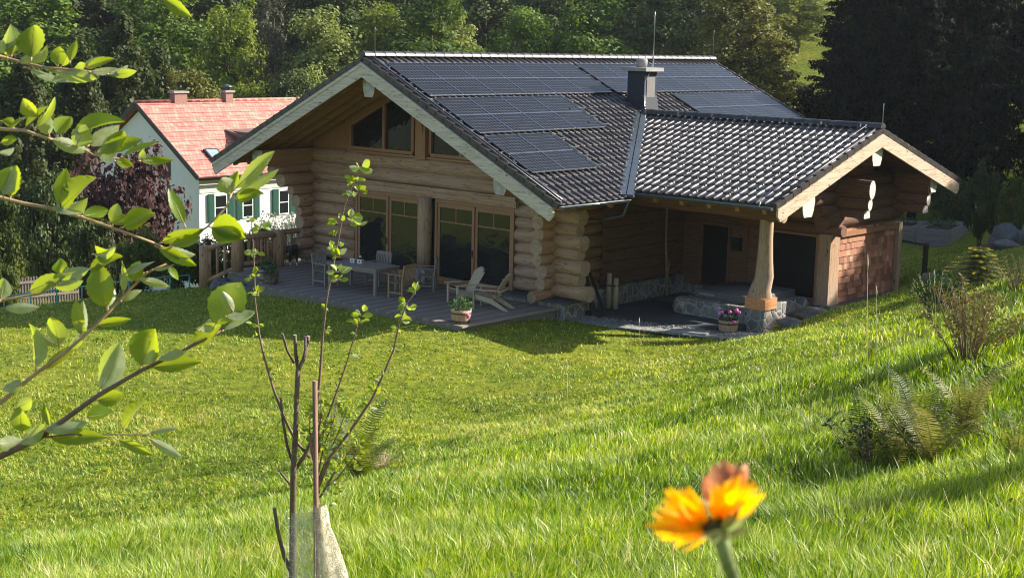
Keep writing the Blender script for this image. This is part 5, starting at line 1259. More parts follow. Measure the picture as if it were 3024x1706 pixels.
fern(*fp(2560, 1120, 12.5), 7, .7, 'yellow-green fern cut by the right edge of the view', 'fern', FG, 5)
fern(*fp(2050, 1060, 17), 6, .45, 'small bright fern left of the big clump', 'fern', FG, 6)
fern(*fp(900, 1085, 20.5), 13, 1.45, 'solitary fern on the lawn edge right of the pruned young tree', 'fern', FG, 7, .98)
fern(*fp(2190, 905, 24), 6, .55, 'small fern between the brush and the grass stalks', 'fern', FG, 8)
def brush(px, py, d, h, r, label, seed, mats=('brush', 'twig'), n=34, cat='shrub', name='dry_brush', lf=16, ls=.07):
    x, y = fp(px, py, d); z = hz(x, y); rr = random.Random(seed); t = wempty(name, (x, y, z), label, cat); st = MB(); lv = MB()
    for i in range(n):
        a = rr.uniform(0, 2*pi); q = r*rr.uniform(.1, 1); hh = h*rr.uniform(.6, 1.05)*(1-.25*(q/r)**2)
        P = [Vector((x+math.cos(a)*q*f, y+math.sin(a)*q*f, z+hh*g)) for f, g in ((.25, 0), (.55, .45), (.85, .8), (1, 1))]
        st.tube(P, [.006, .005, .004, .002], 4, 0, 0)
        for j in range(lf):
            f = rr.uniform(.25, 1)*3; k = min(int(f), 2); b = P[k].lerp(P[k+1], f-k); dv = Vector((rr.uniform(-1, 1), rr.uniform(-1, 1), rr.uniform(-.3, 1))).normalized(); s = ls*rr.uniform(.6, 1.3); e = dv.orthogonal().normalized()
            lv.add([b, b+dv*s*.5+e*s*.16, b+dv*s, b+dv*s*.5-e*s*.16], [(0, 1, 2, 3)])
    st.build('stems', MT[mats[1]], t); lv.build('foliage', MT[mats[0]], t); return t
brush(2430, 960, 20, 1.15, .8, 'reddish-brown dry bush on the bank above the ferns', 3, n=60, lf=22, ls=.085)
brush(2330, 1130, 14.6, .5, .7, 'tangle of dry stems among the lower right ferns', 4, ('fern', 'straw'), 44, name='dry_tangle')
brush(2360, 720, 33, .95, .7, 'dark arching grass clump in front of the black post', 5, ('grassl', 'straw'), 70, 'grass clump', 'grass_clump', 8, .16)
brush(2560, 730, 31, .9, .6, 'dark weedy clump at the right edge below the rocks', 6, ('fern', 'twig'), 40, 'plant', 'weed_clump', 14)
brush(2200, 1060, 14.5, .6, .5, 'weeds with broad leaves left of the browning ferns', 9, ('grassl', 'twig'), 26, 'plant', 'weed_clump', 10)
brush(960, 1000, 22, .3, .35, 'tuft of pale dry grass beside the solitary fern', 7, ('straw', 'straw'), 50, 'grass clump', 'grass_clump', 2, .08)
# young spruce with pale tips
def youngspruce():
    x, y = fp(2460, 700, 36.5); z = hz(x, y); t = wempty('young_spruce', (x, y, z), 'small yellow-tipped spruce sapling in front of the grey rocks', 'sapling'); rr = random.Random(2); h = 1.05
    m = MB(); m.tube([(x, y, z), (x, y, z+h)], [.03, .008], 6); m.build('trunk', MT['bark'], t); m = MB()
    for k in range(7):
        zz = z+.2+k*.13; R_ = 1.05*(1-k/8.5)
        for i in range(9):
            a = i*.7+k*1.1+rr.uniform(-.2, .2); e = Vector((x+math.cos(a)*R_, y+math.sin(a)*R_, zz-.03)); b = Vector((x, y, zz)); sd = Vector((-math.sin(a), math.cos(a), 0))
            for j in range(9):
                q = b.lerp(e, .15+j*.1); w = .14*(1-j/13)
                m.add([q-sd*w, q+Vector((0, 0, .03)), q+sd*w, q+(e-b)*.11], [(0, 1, 2, 3)], 0 if j < 6 else 1)
    MT['tipy'] = leafmat('pale_spruce_tip', [(.20, .19, .03), (.32, .29, .05)], .3); MT['spn'] = leafmat('spruce_needles', [(.05, .07, .02), (.10, .11, .03)], .15)
    m.build('needles', [MT['spn'], MT['tipy']], t)
youngspruce()
def stalk(px, py0, py1, d, bend, label, px1=None, head=.10):
    a = at2(px, py0, d); b = at2(px1 if px1 else px+bend, py1, d); a.z = min(a.z, hz(a.x, a.y)); m = MB(); mid = a.lerp(b, .6)-R2*bend*.002
    m.tube([a, mid, b], [.004, .003, .002], 5, 0, 0); q = b.lerp(mid, .22); m.tube([q, q.lerp(b, .5), b+(b-q)*.15], [.003, .010, .002], 6, 0, 0)
    tag(m.build('grass_stalk', MT['straw']), label, 'grass stalk', 'seeding grass stalks on the bank')
stalk(2198, 800, 645, 17, 0, 'tall straw-coloured seeding stalk in front of the shingled wall, the longest', 2183)
stalk(2215, 900, 722, 18, 0, 'seeding stalk bending right below the longest one', 2205); stalk(2362, 790, 680, 24, 0, 'seeding stalk in front of the dark grass clump', 2350)
stalk(2290, 900, 800, 20, 0, 'short pale stalk left of the reddish dry bush', 2300); stalk(2240, 960, 850, 16, 0, 'pale upright stalk between small fern and dry bush', 2238); stalk(1438, 960, 905, 20, 0, 'single pale stalk standing on the crest near the lawn', 1425)
stalk(1620, 850, 800, 27, 0, 'pale stalk in front of the gravel strip', 1608)

# ================================================================ APPLE LEAVES
def leafshape(m, base, tip, hw, nrm, curl=.15, fold=.35, mi=0, tw=0.0, rib=False):
    base, tip = Vector(base), Vector(tip); a = tip-base; L = a.length; a.normalize(); nrm = (nrm-a*nrm.dot(a)).normalized(); s = a.cross(nrm)
    k = 13; vs = []
    for i in range(k+1):
        t = i/k; w = hw*1.0*(math.sin(pi*t**.92)**.74 if 0 < t < 1 else 0)+(.0004 if t in (0, 1) else 0); c = base+a*L*t-nrm*curl*L*(t*t)+nrm*curl*L*.5*t
        sr = s*math.cos(tw*t)+nrm*math.sin(tw*t); nn = nrm*math.cos(tw*t)-s*math.sin(tw*t); jg = 1+.09*(i % 2)
        for q in (-1, -.5, 0, .5, 1): vs.append(c+sr*w*q*(jg if abs(q) == 1 else 1)+nn*fold*w*(abs(q)**1.5))
    m.add(vs, [(i*5+j, i*5+j+1, (i+1)*5+j+1, (i+1)*5+j) for i in range(k) for j in range(4)], mi, True)
    if rib: m.tube([vs[i*5+2] for i in range(0, k, 2)], [.00075-.00008*i for i in range(0, k, 2)][:7], 4, 1, 1)
def applemat():
    m, t, b = new_mat('apple_leaf'); g = N(t, 'ShaderNodeNewGeometry'); tc = N(t, 'ShaderNodeTexCoord')
    nz = N(t, 'ShaderNodeTexNoise', Scale=60.0, Detail=4.0); t.links.new(tc.outputs['Object'], nz.inputs['Vector']); n2 = N(t, 'ShaderNodeTexNoise', Scale=14.0, Detail=2.0); t.links.new(tc.outputs['Object'], n2.inputs['Vector'])
    top = ramp(t, n2.outputs['Fac'], [(.33, (.035, .09, .010)), (.52, (.10, .19, .015)), (.68, (.28, .32, .03))]); un = ramp(t, nz.outputs['Fac'], [(.3, (.28, .33, .18)), (.7, (.46, .51, .33))])
    mx = N(t, 'ShaderNodeMix'); mx.data_type = 'RGBA'; t.links.new(g.outputs['Backfacing'], mx.inputs[0]); t.links.new(top, mx.inputs[6]); t.links.new(un, mx.inputs[7])
    t.links.new(mx.outputs[2], b.inputs['Base Color']); b.inputs['Roughness'].default_value = .38; b.inputs['Specular IOR Level'].default_value = .5
    bp = N(t, 'ShaderNodeBump', Strength=.4, Distance=.002); t.links.new(nz.outputs['Fac'], bp.inputs['Height']); t.links.new(bp.outputs[0], b.inputs['Normal'])
    tr = N(t, 'ShaderNodeBsdfTranslucent'); tr.inputs[0].default_value = (.46, .55, .02, 1); ms = N(t, 'ShaderNodeMixShader'); ms.inputs[0].default_value = .5
    t.links.new(b.outputs[0], ms.inputs[1]); t.links.new(tr.outputs[0], ms.inputs[2]); t.links.new(ms.outputs[0], t.nodes['Material Output'].inputs[0]); return m
MT['apple'] = applemat()
AD = 2.25
tx, ty_ = (lambda p: (p.x, p.y))(at2(-700, 1100, 2.6)); AZ_ = hz(tx, ty_)
apple = wempty('apple_tree', (tx, ty_, AZ_), 'apple tree whose leafy twigs reach in from the left edge', 'tree')
m = MB(); top = at2(-660, -150, 2.6); m.tube([(tx, ty_, AZ_-.3), (tx+.02, ty_, AZ_+.8), top], [.06, .05, .03], 10); m.build('trunk', MT['bark'], apple)
def branch(pts, rads, lv, mat='twig', seed=0, par=None, AD=AD, sc=1.0, root=True, lm='apple'):
    r = random.Random(seed); par = par or apple; m = MB(); P = [at2(x, y, AD+r.uniform(-.015, .015)) for x, y in pts]
    if root:
        x0, y0 = pts[0]; P = [Vector((tx, ty_, P[0].z-.25)), P[0]-R2*.25*AD/2.25-Vector((0, 0, .06))]+P; rads = [rads[0]*1.8, rads[0]*1.2]+list(rads)
    m.tube(P, rads, 8, 0, 0); o = m.build('branch', MT[mat], par); q = MB(); view = -Fv
    for e in lv:
        bx, by, ex, ey, w = e[:5]; b = at2(bx, by, AD+r.uniform(-.02, .01)); dz = r.uniform(-.018, .018); t_ = at2(ex, ey, AD+dz)
        u = (t_-b); flip = -1 if (len(e) > 5 and e[5]) or r.random() < .18 else 1
        n = (view*1.0+Vector((r.uniform(-.45, .45), r.uniform(-.45, .45), r.uniform(.0, .7)))).normalized()*flip
        s0 = b.lerp(t_, .13*r.uniform(.5, 1)); q.tube([b, s0], .0011*sc, 4, 1, 1); leafshape(q, s0, t_, w*1.174/FPX*AD/2, n, r.uniform(-.2, .38), r.uniform(.15, .85), 0, r.uniform(-.9, .9), True)
    q.build('leaves', [MT[lm], MT['twigl']], o).location = (0, 0, 0) if False else (0, 0, 0)
    return o
mm_ = lambda *a: [v*.001 for v in a]
branch([(-60, 120), (0, 142), (50, 156), (110, 170), (200, 177), (280, 187)], mm_(3, 2.6, 2.2, 2, 1.6, 1), [(18, 150, 22, 60, 62), (28, 145, 42, 92, 46), (40, 160, 112, 128, 24, 1), (78, 155, 88, 66, 78), (70, 158, 120, 115, 36, 1), (-20, 130, 8, 100, 40), (145, 168, 150, 118, 40), (150, 172, 180, 126, 22, 1), (175, 160, 190, 98, 26), (205, 172, 262, 142, 30, 1), (212, 172, 286, 146, 22),
        (60, 168, 192, 214, 30), (125, 176, 246, 203, 34), (222, 182, 302, 176, 22), (274, 190, 347, 181, 22), (268, 188, 322, 162, 24, 1), (200, 180, 250, 200, 20), (180, 178, 215, 160, 20, 1)], 'twigl', 1)
branch([(-60, 318), (0, 325), (60, 328), (110, 345), (200, 370), (235, 390), (318, 402)], mm_(3.2, 3, 2.6, 2.2, 1.8, 1.4, 1), [(100, 300, 55, 245, 40), (60, 325, 120, 268, 26), (84, 326, 152, 248, 20, 1), (40, 325, 0, 300, 30), (20, 330, 66, 290, 18), (125, 345, 108, 288, 40, 1), (140, 345, 178, 292, 48), (180, 338, 308, 298, 60), (118, 348, 228, 378, 36), (190, 372, 216, 314, 56, 1), (215, 372, 300, 312, 46),
        (236, 388, 352, 346, 38), (238, 392, 290, 372, 44, 1), (290, 388, 308, 326, 52), (345, 405, 437, 402, 22), (352, 403, 362, 376, 18, 1), (286, 404, 336, 416, 24), (0, 360, 44, 350, 24), (-8, 385, 36, 372, 30, 1), (300, 398, 400, 356, 20)], 'twigl', 2)
branch([(-60, 480), (0, 497), (56, 511), (141, 527), (225, 553), (305, 581), (389, 612), (420, 626), (520, 572), (570, 520), (586, 478)], mm_(3.2, 3, 2.8, 2.6, 2.3, 2, 1.8, 1.7, 1.6, 1.5, 1.2), [(25, 505, 40, 415, 78), (8, 498, 30, 420, 50, 1), (145, 525, 168, 424, 40), (150, 528, 238, 446, 74), (150, 530, 222, 500, 46, 1), (120, 520, 215, 530, 26, 1), (200, 545, 272, 532, 34), (282, 570, 296, 512, 32, 1), (300, 575, 392, 540, 54), (270, 562, 345, 548, 28),
        (400, 612, 515, 574, 34), (405, 622, 492, 640, 36, 1), (425, 618, 505, 596, 30), (388, 618, 495, 668, 32), (525, 570, 618, 588, 72), (530, 572, 620, 602, 40), (468, 574, 424, 474, 34), (580, 492, 558, 444, 46, 1), (582, 486, 598, 430, 26), (582, 484, 690, 380, 36, 1), (590, 500, 652, 470, 26), (586, 490, 700, 424, 30, 1), (590, 505, 660, 486, 34)], 'twigl', 3)
branch([(-60, 1050), (0, 1013), (89, 940), (160, 889), (225, 833), (281, 777), (328, 725), (375, 683), (418, 664)], mm_(4, 3.6, 3.2, 2.8, 2.6, 2.3, 2.1, 1.9, 1.2), [(90, 935, 84, 812, 52, 1), (150, 880, 132, 790, 50, 1), (165, 885, 222, 818, 40), (100, 935, 210, 862, 34), (270, 782, 240, 664, 68), (272, 780, 262, 688, 42, 1), (205, 848, 190, 752, 34), (215, 842, 206, 756, 24, 1), (236, 820, 330, 802, 24), (60, 965, 8, 975, 34), (310, 740, 308, 655, 26, 1), (330, 712, 352, 656, 36), (345, 700, 428, 722, 22, 1), (372, 684, 300, 700, 26), (378, 680, 440, 664, 16), (418, 664, 452, 706, 20),
        (160, 870, 100, 850, 24), (300, 760, 358, 730, 20, 1)], 'twigl', 4)
branch([(-60, 775), (0, 757), (60, 745), (100, 738), (130, 722)], mm_(3, 2.6, 2.2, 2, 1.4), [(68, 735, 162, 694, 44), (128, 722, 206, 704, 34, 1), (135, 700, 232, 676, 40), (0, 760, 12, 700, 42, 1), (0, 775, 100, 772, 28), (150, 690, 150, 650, 34), (215, 680, 312, 646, 42), (240, 640, 282, 630, 46), (230, 640, 300, 630, 30, 1), (300, 690, 388, 655, 34, 1)], 'twigl', 5)
branch([(-80, 1180), (0, 1147), (94, 1104), (155, 1060), (244, 996), (352, 933), (469, 877), (556, 832)], mm_(6, 5.5, 5, 4.4, 3.8, 3.2, 2.5, 1.6), [(248, 990, 304, 862, 66, 1), (352, 928, 392, 826, 82), (355, 920, 392, 880, 30, 1), (535, 830, 602, 706, 92), (590, 790, 560, 734, 26, 1), (565, 796, 642, 788, 28), (475, 870, 560, 818, 50), (498, 832, 528, 806, 46, 1), (370, 925, 508, 910, 40), (470, 880, 400, 905, 24), (240, 1008, 310, 988, 46), (210, 1050, 288, 1038, 44), (308, 1080, 362, 1006, 62),
        (110, 1100, 262, 1098, 42), (100, 1085, 220, 1062, 36), (125, 1074, 112, 1012, 22), (35, 1030, 86, 1002, 34, 1), (60, 1090, 46, 1024, 56), (-5, 1120, 55, 1108, 40, 1), (40, 1120, 120, 1070, 36, 1), (555, 835, 640, 782, 22, 1)], 'twig', 6)
branch([(94, 1100), (180, 1092), (262, 1092), (372, 1092)], mm_(1.6, 1.4, 1.2, 1), [(372, 1090, 448, 1072, 16), (285, 1100, 386, 1144, 24), (368, 1098, 458, 1150, 24, 1)], 'twig', 7, root=False)
branch([(300, -160), (360, -60), (400, -8)], mm_(2.5, 2, 1.3), [(402, -8, 482, 42, 30), (370, -40, 440, -10, 36), (340, -80, 380, -20, 40)], 'twigl', 8)

# ================================================================ PRUNED YOUNG TREE WITH STAKE AND GUARD
SD = 5.5
bx = at2(742, 1453, SD); GZ = hz(bx.x, bx.y)
sap = wempty('young_tree', (bx.x, bx.y, GZ), 'pruned young fruit tree with cut stubs and thin leafy shoots', 'tree')
def limb(pts, rads, name='branch', mat='twig', d=SD, lv=(), seed=0, g=None):
    r = random.Random(seed); P = [at2(x, y, d+r.uniform(-.03, .03)) for x, y in pts]
    if g is not None: P = [Vector((P[0].x, P[0].y, g-.1))]+P; rads = [rads[0]*1.15]+list(rads)
    m = MB(); m.tube(P, [a*.001 for a in rads], 8, 0, 1); o = m.build(name, [MT[mat], MT['endg']], sap)
    if lv:
        q = MB()
        for e in lv:
            x, y, n, sz = e[:4]
            for i in range(int(n*1.5)):
                b = at2(x+r.uniform(-6, 6), y+r.uniform(-6, 6), d+r.uniform(-.02, .02)); a = r.uniform(-.6, pi+.6); L = sz*r.uniform(.55, 1.15)
                t_ = b+(R2*math.cos(a)+Vector((0, 0, 1))*math.sin(a)*.8+F2*r.uniform(-.6, .6))*L; nn = (-Fv+Vector((r.uniform(-.8, .8), r.uniform(-.8, .8), r.uniform(0, 1)))).normalized()*r.choice((-1, 1, 1))
                leafshape(q, b+(t_-b)*.15, t_, L*r.uniform(.22, .34), nn, r.uniform(-.1, .3), r.uniform(.2, .7)); q.tube([b, b+(t_-b)*.16], .0008, 4, 1, 1)
        w = q.build('leaves', [MT['apple'], MT['twigl']], o)
    return o
MT['grbark'] = simple('greyish_bark', (.125, .088, .06), .7, var=.35, scale=40, bump=.3)
limb([(736, 1453), (737, 1300), (738, 1180), (744, 1080), (746, 1000), (750, 925)], (14.5, 13.5, 12, 10.5, 9.5, 9.5), 'trunk', 'grbark', g=GZ)
limb([(750, 925), (744, 890), (742, 842)], (8.5, 7, 6.5), mat='grbark'); limb([(750, 930), (768, 895), (776, 845)], (8.5, 7.5, 7), mat='grbark', seed=1); limb([(740, 912), (722, 880), (710, 838)], (6, 5, 4.5), mat='grbark', seed=2); limb([(762, 905), (768, 880), (768, 845)], (6, 5, 5), mat='grbark', seed=3)
limb([(738, 1165), (722, 1120), (712, 1060), (706, 1000)], (7, 6, 5, 4), mat='grbark'); limb([(738, 1225), (720, 1205), (700, 1180)], (6, 5, 3.5), mat='grbark')
limb([(740, 1453), (715, 1400), (700, 1340), (690, 1276)], (9, 8.5, 7.5, 7), mat='grbark', g=None)
limb([(742, 1180), (770, 1140), (790, 1090), (800, 1000), (806, 930), (812, 840), (822, 750), (832, 700), (848, 620), (866, 520), (890, 455), (905, 425)], (8, 7.5, 7, 6, 5, 4.5, 4, 3.5, 3, 2.6, 2.2, 1.5), mat='twig',
     lv=[(905, 425, 5, .05), (890, 455, 6, .035), (905, 480, 5, .03), (885, 490, 4, .03), (852, 560, 3, .045), (880, 545, 2, .04), (895, 560, 5, .045), (850, 620, 3, .04), (835, 620, 3, .03), (855, 640, 4, .04), (848, 680, 6, .045), (850, 705, 4, .035), (845, 590, 2, .03), (822, 780, 3, .03), (818, 830, 2, .025), (815, 800, 1, .02)], seed=5)
limb([(780, 1150), (745, 1110), (715, 1050), (690, 985), (665, 900), (652, 840), (642, 760), (640, 690), (637, 620), (632, 560)], (7, 6.5, 5.5, 5, 4.5, 4, 3.2, 2.8, 2.2, 1.6), lv=[(632, 555, 5, .03), (660, 575, 5, .035), (630, 640, 4, .03), (650, 635, 3, .03), (640, 690, 4, .03), (645, 740, 4, .04), (630, 700, 2, .035), (645, 820, 4, .03), (640, 850, 2, .025), (670, 900, 3, .025), (680, 940, 2, .02), (668, 870, 2, .02)], seed=6)
limb([(795, 1235), (830, 1150), (880, 1085), (935, 1005), (965, 940), (990, 880), (1005, 810), (1025, 760), (1045, 735)], (8, 7, 6, 5, 4.4, 3.8, 3, 2.4, 1.6), lv=[(1045, 735, 5, .045), (1025, 770, 5, .04), (1010, 800, 4, .035), (1000, 830, 4, .025), (985, 880, 4, .022), (960, 940, 5, .025), (945, 985, 6, .03), (925, 1020, 5, .03), (900, 1060, 4, .025), (880, 1095, 4, .025), (940, 950, 3, .03)], seed=7)
limb([(800, 1140), (820, 1060), (845, 990), (870, 920), (890, 850), (905, 800)], (5, 4.2, 3.6, 3, 2.4, 1.5), lv=[(908, 790, 4, .05), (900, 815, 4, .04), (895, 840, 3, .025), (880, 890, 5, .025), (865, 930, 3, .025), (850, 985, 3, .025)], seed=8)
limb([(800, 1240), (795, 1180), (780, 1110), (800, 1080), (812, 1040)], (8, 7, 6, 5, 3), lv=[(800, 1040, 6, .035), (815, 1060, 7, .03), (830, 1090, 7, .025), (840, 1130, 6, .025), (800, 1110, 5, .03), (850, 1160, 5, .03), (820, 1170, 5, .025), (815, 1010, 3, .045), (860, 1210, 4, .035), (830, 1240, 4, .03), (850, 1270, 3, .04)], seed=9)
for q_, pts_ in enumerate(([(800, 1210), (822, 1150), (850, 1090), (872, 1030)], [(795, 1160), (800, 1100), (808, 1050), (806, 990)], [(815, 1230), (850, 1200), (890, 1150), (905, 1110)], [(800, 1190), (815, 1120), (838, 1060), (850, 1010)], [(790, 1130), (778, 1080), (782, 1030)])):
    limb(pts_, [3.5, 2.8, 2.2, 1.4][:len(pts_)], lv=[(x_+dx_, y_+dy_, 4, .026) for x_, y_ in pts_[1:] for dx_, dy_ in ((0, 0), (6, 26), (-5, 14))], seed=40+q_)
limb([(805, 1250), (840, 1190), (870, 1140)], (5, 4, 2), lv=[(845, 1180, 4, .03), (865, 1150, 4, .03)], seed=10)
a = at2(792, 957, 5.35); b = at2(800, 1453, 5.35); b.z = hz(b.x, b.y)-.3; b.x += (b.x-a.x)*.3; m = MB(); MT['stake'] = wood('reddish_stake', (.22, .12, .08), 'Z', .2, knots=False); m.tube([b, a], [.0105, .0095], 8, 0, 1)
tag(m.build('tree_stake', [MT['stake'], MT['endg']]), 'reddish round stake beside the pruned young tree', 'stake')
def guard():
    mt, t, bb_ = new_mat('cream_mesh_cloth'); tc = N(t, 'ShaderNodeTexCoord'); nz = N(t, 'ShaderNodeTexNoise', Scale=40.0, Detail=5.0); t.links.new(tc.outputs['Object'], nz.inputs['Vector'])
    t.links.new(ramp(t, nz.outputs['Fac'], [(.35, (.40, .34, .24)), (.65, (.66, .60, .47))]), bb_.inputs['Base Color']); bb_.inputs['Roughness'].default_value = .8
    wv = N(t, 'ShaderNodeTexNoise', Scale=260.0, Detail=1.0); t.links.new(tc.outputs['Object'], wv.inputs['Vector']); t.links.new(ramp(t, wv.outputs['Fac'], [(.44, (.1, .1, .1)), (.52, (1, 1, 1))]), bb_.inputs['Alpha'])
    c = at2(803, 1270, 5.34); m = MB(); n = 18; r_ = random.Random(5); lv = [(0, .022), (.03, .027), (.08, .030), (.16, .044), (.26, .060), (.4, .078), (1.1, .085)]; vs = []
    for i, (dz, rr) in enumerate(lv):
        for j in range(n):
            t_ = 2*pi*j/n; k = 1+.22*math.sin(3*t_+i*.4)+.08*math.sin(7*t_+i); q = c+(R2*math.cos(t_)*k*rr+F2*math.sin(t_)*k*rr)+R2*(rr-.022)-Vector((0, 0, dz))
            vs.append(q)
    m.add(vs, [(i*n+j, i*n+(j+1) % n, (i+1)*n+(j+1) % n, (i+1)*n+j) for i in range(len(lv)-1) for j in range(n)], 0, True)
    tag(m.build('trunk_wrap', mt), 'cream cloth wrap round the stake at the foot of the young tree', 'tree guard')
    mt2 = mt.copy(); mt2.name = 'thin_net'; c2_ = at2(733, 1288, 5.42); e2 = at2(800, 1278, 5.36); m = MB(); vs = []
    for i in range(9):
        for j in range(7):
            p = c2_.lerp(e2, j/6)-Vector((0, 0, .09*i)); p += -F2*(.03*math.sin(pi*j/6)+.008*math.sin(i*1.3+j*2)); vs.append(p)
    m.add(vs, [(i*7+j, i*7+j+1, (i+1)*7+j+1, (i+1)*7+j) for i in range(8) for j in range(6)], 0, True)
    for nd in mt2.node_tree.nodes:
        if nd.type == 'VALTORGB' and abs(nd.color_ramp.elements[0].position-.44) < 1e-3: nd.color_ramp.elements[0].position = .46; nd.color_ramp.elements[1].position = .60
    tag(m.build('net_cloth', mt2), 'thin see-through beige net between trunk and stake of the young tree', 'tree guard')
    m = MB(); c = at2(765, 1290, 5.5); R_ = .075; nz_ = 14; nv = 34
    for j in range(nz_):
        t_ = 2*pi*j/nz_; p = c+R2*math.cos(t_)*R_+F2*math.sin(t_)*R_; m.tube([p, p-Vector((0, 0, .9))], .0006, 3, 0, 0)
    for i in range(24):
        z = -.034*i; pts = [c+R2*math.cos(2*pi*j/16)*R_+F2*math.sin(2*pi*j/16)*R_+Vector((0, 0, z)) for j in range(17)]; m.tube(pts, .0006, 3, 0, 0)
    tag(m.build('wire_mesh_guard', MT['steel']), 'fine wire mesh cylinder round the foot of the young tree', 'tree guard')
guard()
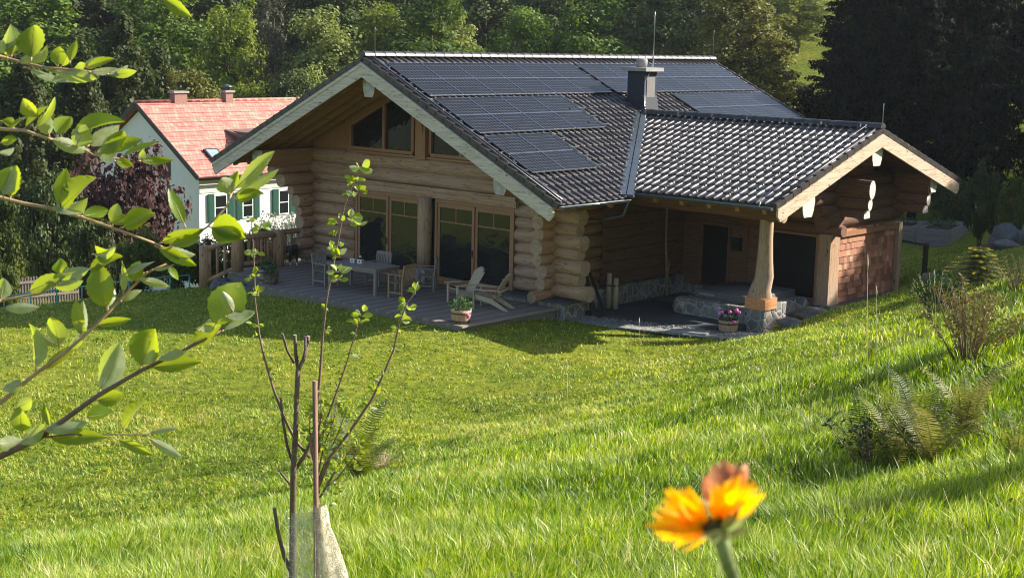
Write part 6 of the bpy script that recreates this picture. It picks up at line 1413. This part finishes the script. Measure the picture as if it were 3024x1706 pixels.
# ================================================================ ORANGE FLOWER CLOSE TO THE LENS
def flower():
    D = .42; c = at2(1795, 1335, D); t = wempty('orange_flower', tuple(c), 'ragged orange marigold bloom with wilted brown top, close in front', 'flower'); r = random.Random(4)
    MT['petal'] = leafmat('orange_petal', [(.95, .40, .002), (1.0, .60, .004), (1.0, .72, .01)], .45, scale=60, rnd=0); MT['wilt'] = leafmat('wilted_petal', [(.36, .14, .05), (.55, .26, .12), (.62, .38, .22)], .3, scale=60, rnd=0)
    MT['sepal'] = leafmat('hairy_sepal', [(.10, .12, .04), (.26, .33, .13), (.40, .48, .22)], .3, scale=90, rnd=0)
    px = lambda x, y, dz=0: at2(x, y, D+dz); s = D*1.174/FPX
    def pet(bx, by, ex, ey, w, mat, dz0=0, dz1=0):
        m = MB(); leafshape(m, px(bx, by, dz0), px(ex, ey, dz1), w*s/2, (-Fv+Vector((r.uniform(-.5, .5), r.uniform(-.5, .5), r.uniform(-.2, .6)))).normalized(), r.uniform(-.15, .2), r.uniform(.1, .5)); return m
    m = MB()
    for i in range(9): m2 = pet(1768+r.uniform(-8, 8), 1322+r.uniform(-8, 8), 1650+i*12+r.uniform(-6, 6), 1285-i*7.5+r.uniform(-10, 10) if i else 1332, 26, 'petal', 0, r.uniform(-.012, .012)); m.add(m2.v, m2.f, 0, True)
    for (ex, ey) in ((1632, 1322), (1640, 1290), (1660, 1250), (1684, 1226), (1700, 1240), (1740, 1240), (1662, 1275), (1720, 1262), (1650, 1305), (1670, 1235), (1712, 1228), (1690, 1300), (1700, 1262), (1730, 1290), (1745, 1262)): m2 = pet(1775, 1330, ex, ey, 34, 'petal', 0, r.uniform(-.01, .01)); m.add(m2.v, m2.f, 0, True)
    for (ex, ey) in ((1790, 1222), (1808, 1215), (1826, 1210), (1845, 1200), (1862, 1196), (1880, 1205), (1898, 1212), (1910, 1226), (1918, 1245), (1900, 1275), (1870, 1220), (1850, 1230), (1815, 1232), (1888, 1240), (1798, 1245), (1840, 1250), (1865, 1250), (1890, 1225), (1875, 1270), (1785, 1250), (1900, 1250), (1855, 1215)):
        m2 = pet(1806+r.uniform(-10, 14), 1308+r.uniform(-8, 8), ex, ey, 36, 'petal', 0, r.uniform(-.012, .012)); m.add(m2.v, m2.f, 0, True)
    for (ex, ey) in ((1668, 1352), (1690, 1372), (1712, 1392), (1650, 1340)): m2 = pet(1785, 1338, ex, ey, 26, 'petal', 0, .012); m.add(m2.v, m2.f, 0, True)
    m.build('petals', MT['petal'], t); m = MB()
    for (bx_, by_, ex, ey, w) in ((1795, 1270, 1775, 1196, 40), (1800, 1260, 1800, 1166, 46), (1830, 1250, 1822, 1158, 50), (1845, 1240, 1852, 1160, 40), (1860, 1225, 1882, 1162, 26), (1790, 1290, 1770, 1210, 28), (1838, 1240, 1870, 1176, 36)): m2 = pet(bx_, by_, ex, ey, w, 'wilt', .008, r.uniform(.0, .02)); m.add(m2.v, m2.f, 0, True)
    m.build('wilted_petals', MT['wilt'], t)
    m = MB(); m.blob(px(1800, 1325), 34*s, 2, .3, 16, 10, sz=(1.15, 1.15, .85)); m.build('receptacle', simple('dark_flower_base', (.05, .06, .015), .8, var=.4, scale=120), t)
    m = MB()
    for (ex, ey, w) in ((1862, 1278, 24), (1880, 1300, 20), (1892, 1330, 16), (1868, 1345, 20), (1760, 1352, 16), (1790, 1368, 18), (1840, 1360, 22), (1835, 1290, 22)): m2 = pet(1818, 1335, ex, ey, w, 'sepal', -.004, r.uniform(-.016, -.002)); m.add(m2.v, m2.f, 0, True)
    m.build('sepals', MT['sepal'], t)
    b = px(1990, 2100, .06); g = hz(b.x, b.y); m = MB(); m.tube([px(1812, 1340), px(1822, 1390), px(1845, 1453), px(1870, 1530, .005), Vector((b.x, b.y, g-.05))], [.0026, .0022, .0020, .0020, .0024], 10); m.build('stem', MT['sepal'], t)
    m = MB(); m2 = pet(1830, 1400, 1800, 1455, 30, 'sepal', 0, .01); m.add(m2.v, m2.f, 0, True); m.build('stem_leaf', MT['sepal'], t)
flower()

def bankweeds():
    r = random.Random(21); lv = MB(); st = MB()
    for _ in range(420):
        d = r.uniform(7.5, 20); l = r.uniform(-.3, .38)*d; x, y = dl(d, l); z = hz(x, y)
        if z < .6: continue
        if r.random() < .45:
            for i in range(r.randint(3, 6)):
                a = r.uniform(0, 6.3); L = r.uniform(.05, .12); b = Vector((x, y, z+.02)); leafshape(lv, b, b+Vector((math.cos(a)*L, math.sin(a)*L, r.uniform(.04, .12))), L*.22, Vector((0, 0, 1)), .1, .3)
        else:
            a = r.uniform(0, 6.3); h = r.uniform(.12, .34); b = Vector((x, y, z)); e = b+Vector((math.cos(a)*h*.4, math.sin(a)*h*.4, h)); st.tube([b, b.lerp(e, .5)+Vector((0, 0, .02)), e], [.0022, .0018, .001], 3, 0, 0)
    MT['weed'] = leafmat('weed_leaf', [(.06, .12, .02), (.12, .20, .04), (.22, .27, .08)], .3, scale=6)
    tag(lv.build('bank_weeds', MT['weed']), 'broad-leaved weeds scattered through the long grass', 'weeds', kind='stuff'); tag(st.build('dry_stems_of_grass', MT['straw']), 'dry straw stems scattered through the long grass', 'dry grass', kind='stuff')
bankweeds()

# ================================================================ AIR
if True:
    x0, x1, y0, y1, z0, z1 = -175, 175, -95, 205, -10, 60
    m = MB(); m.bb(x0, x1, y0, y1, z0, z1); hm = bpy.data.materials.new('haze_air'); hm.use_nodes = True; t = hm.node_tree
    t.nodes.remove(t.nodes['Principled BSDF']); pv = t.nodes.new('ShaderNodeVolumePrincipled'); pv.inputs['Color'].default_value = (.86, .92, 1, 1); pv.inputs['Density'].default_value = .00016; pv.inputs['Anisotropy'].default_value = .3
    t.links.new(pv.outputs[0], t.nodes['Material Output'].inputs['Volume']); tag(m.build('haze', hm), 'thin bluish summer haze in the valley air', 'haze', kind='stuff')
    SC.cycles.volume_bounces = 0
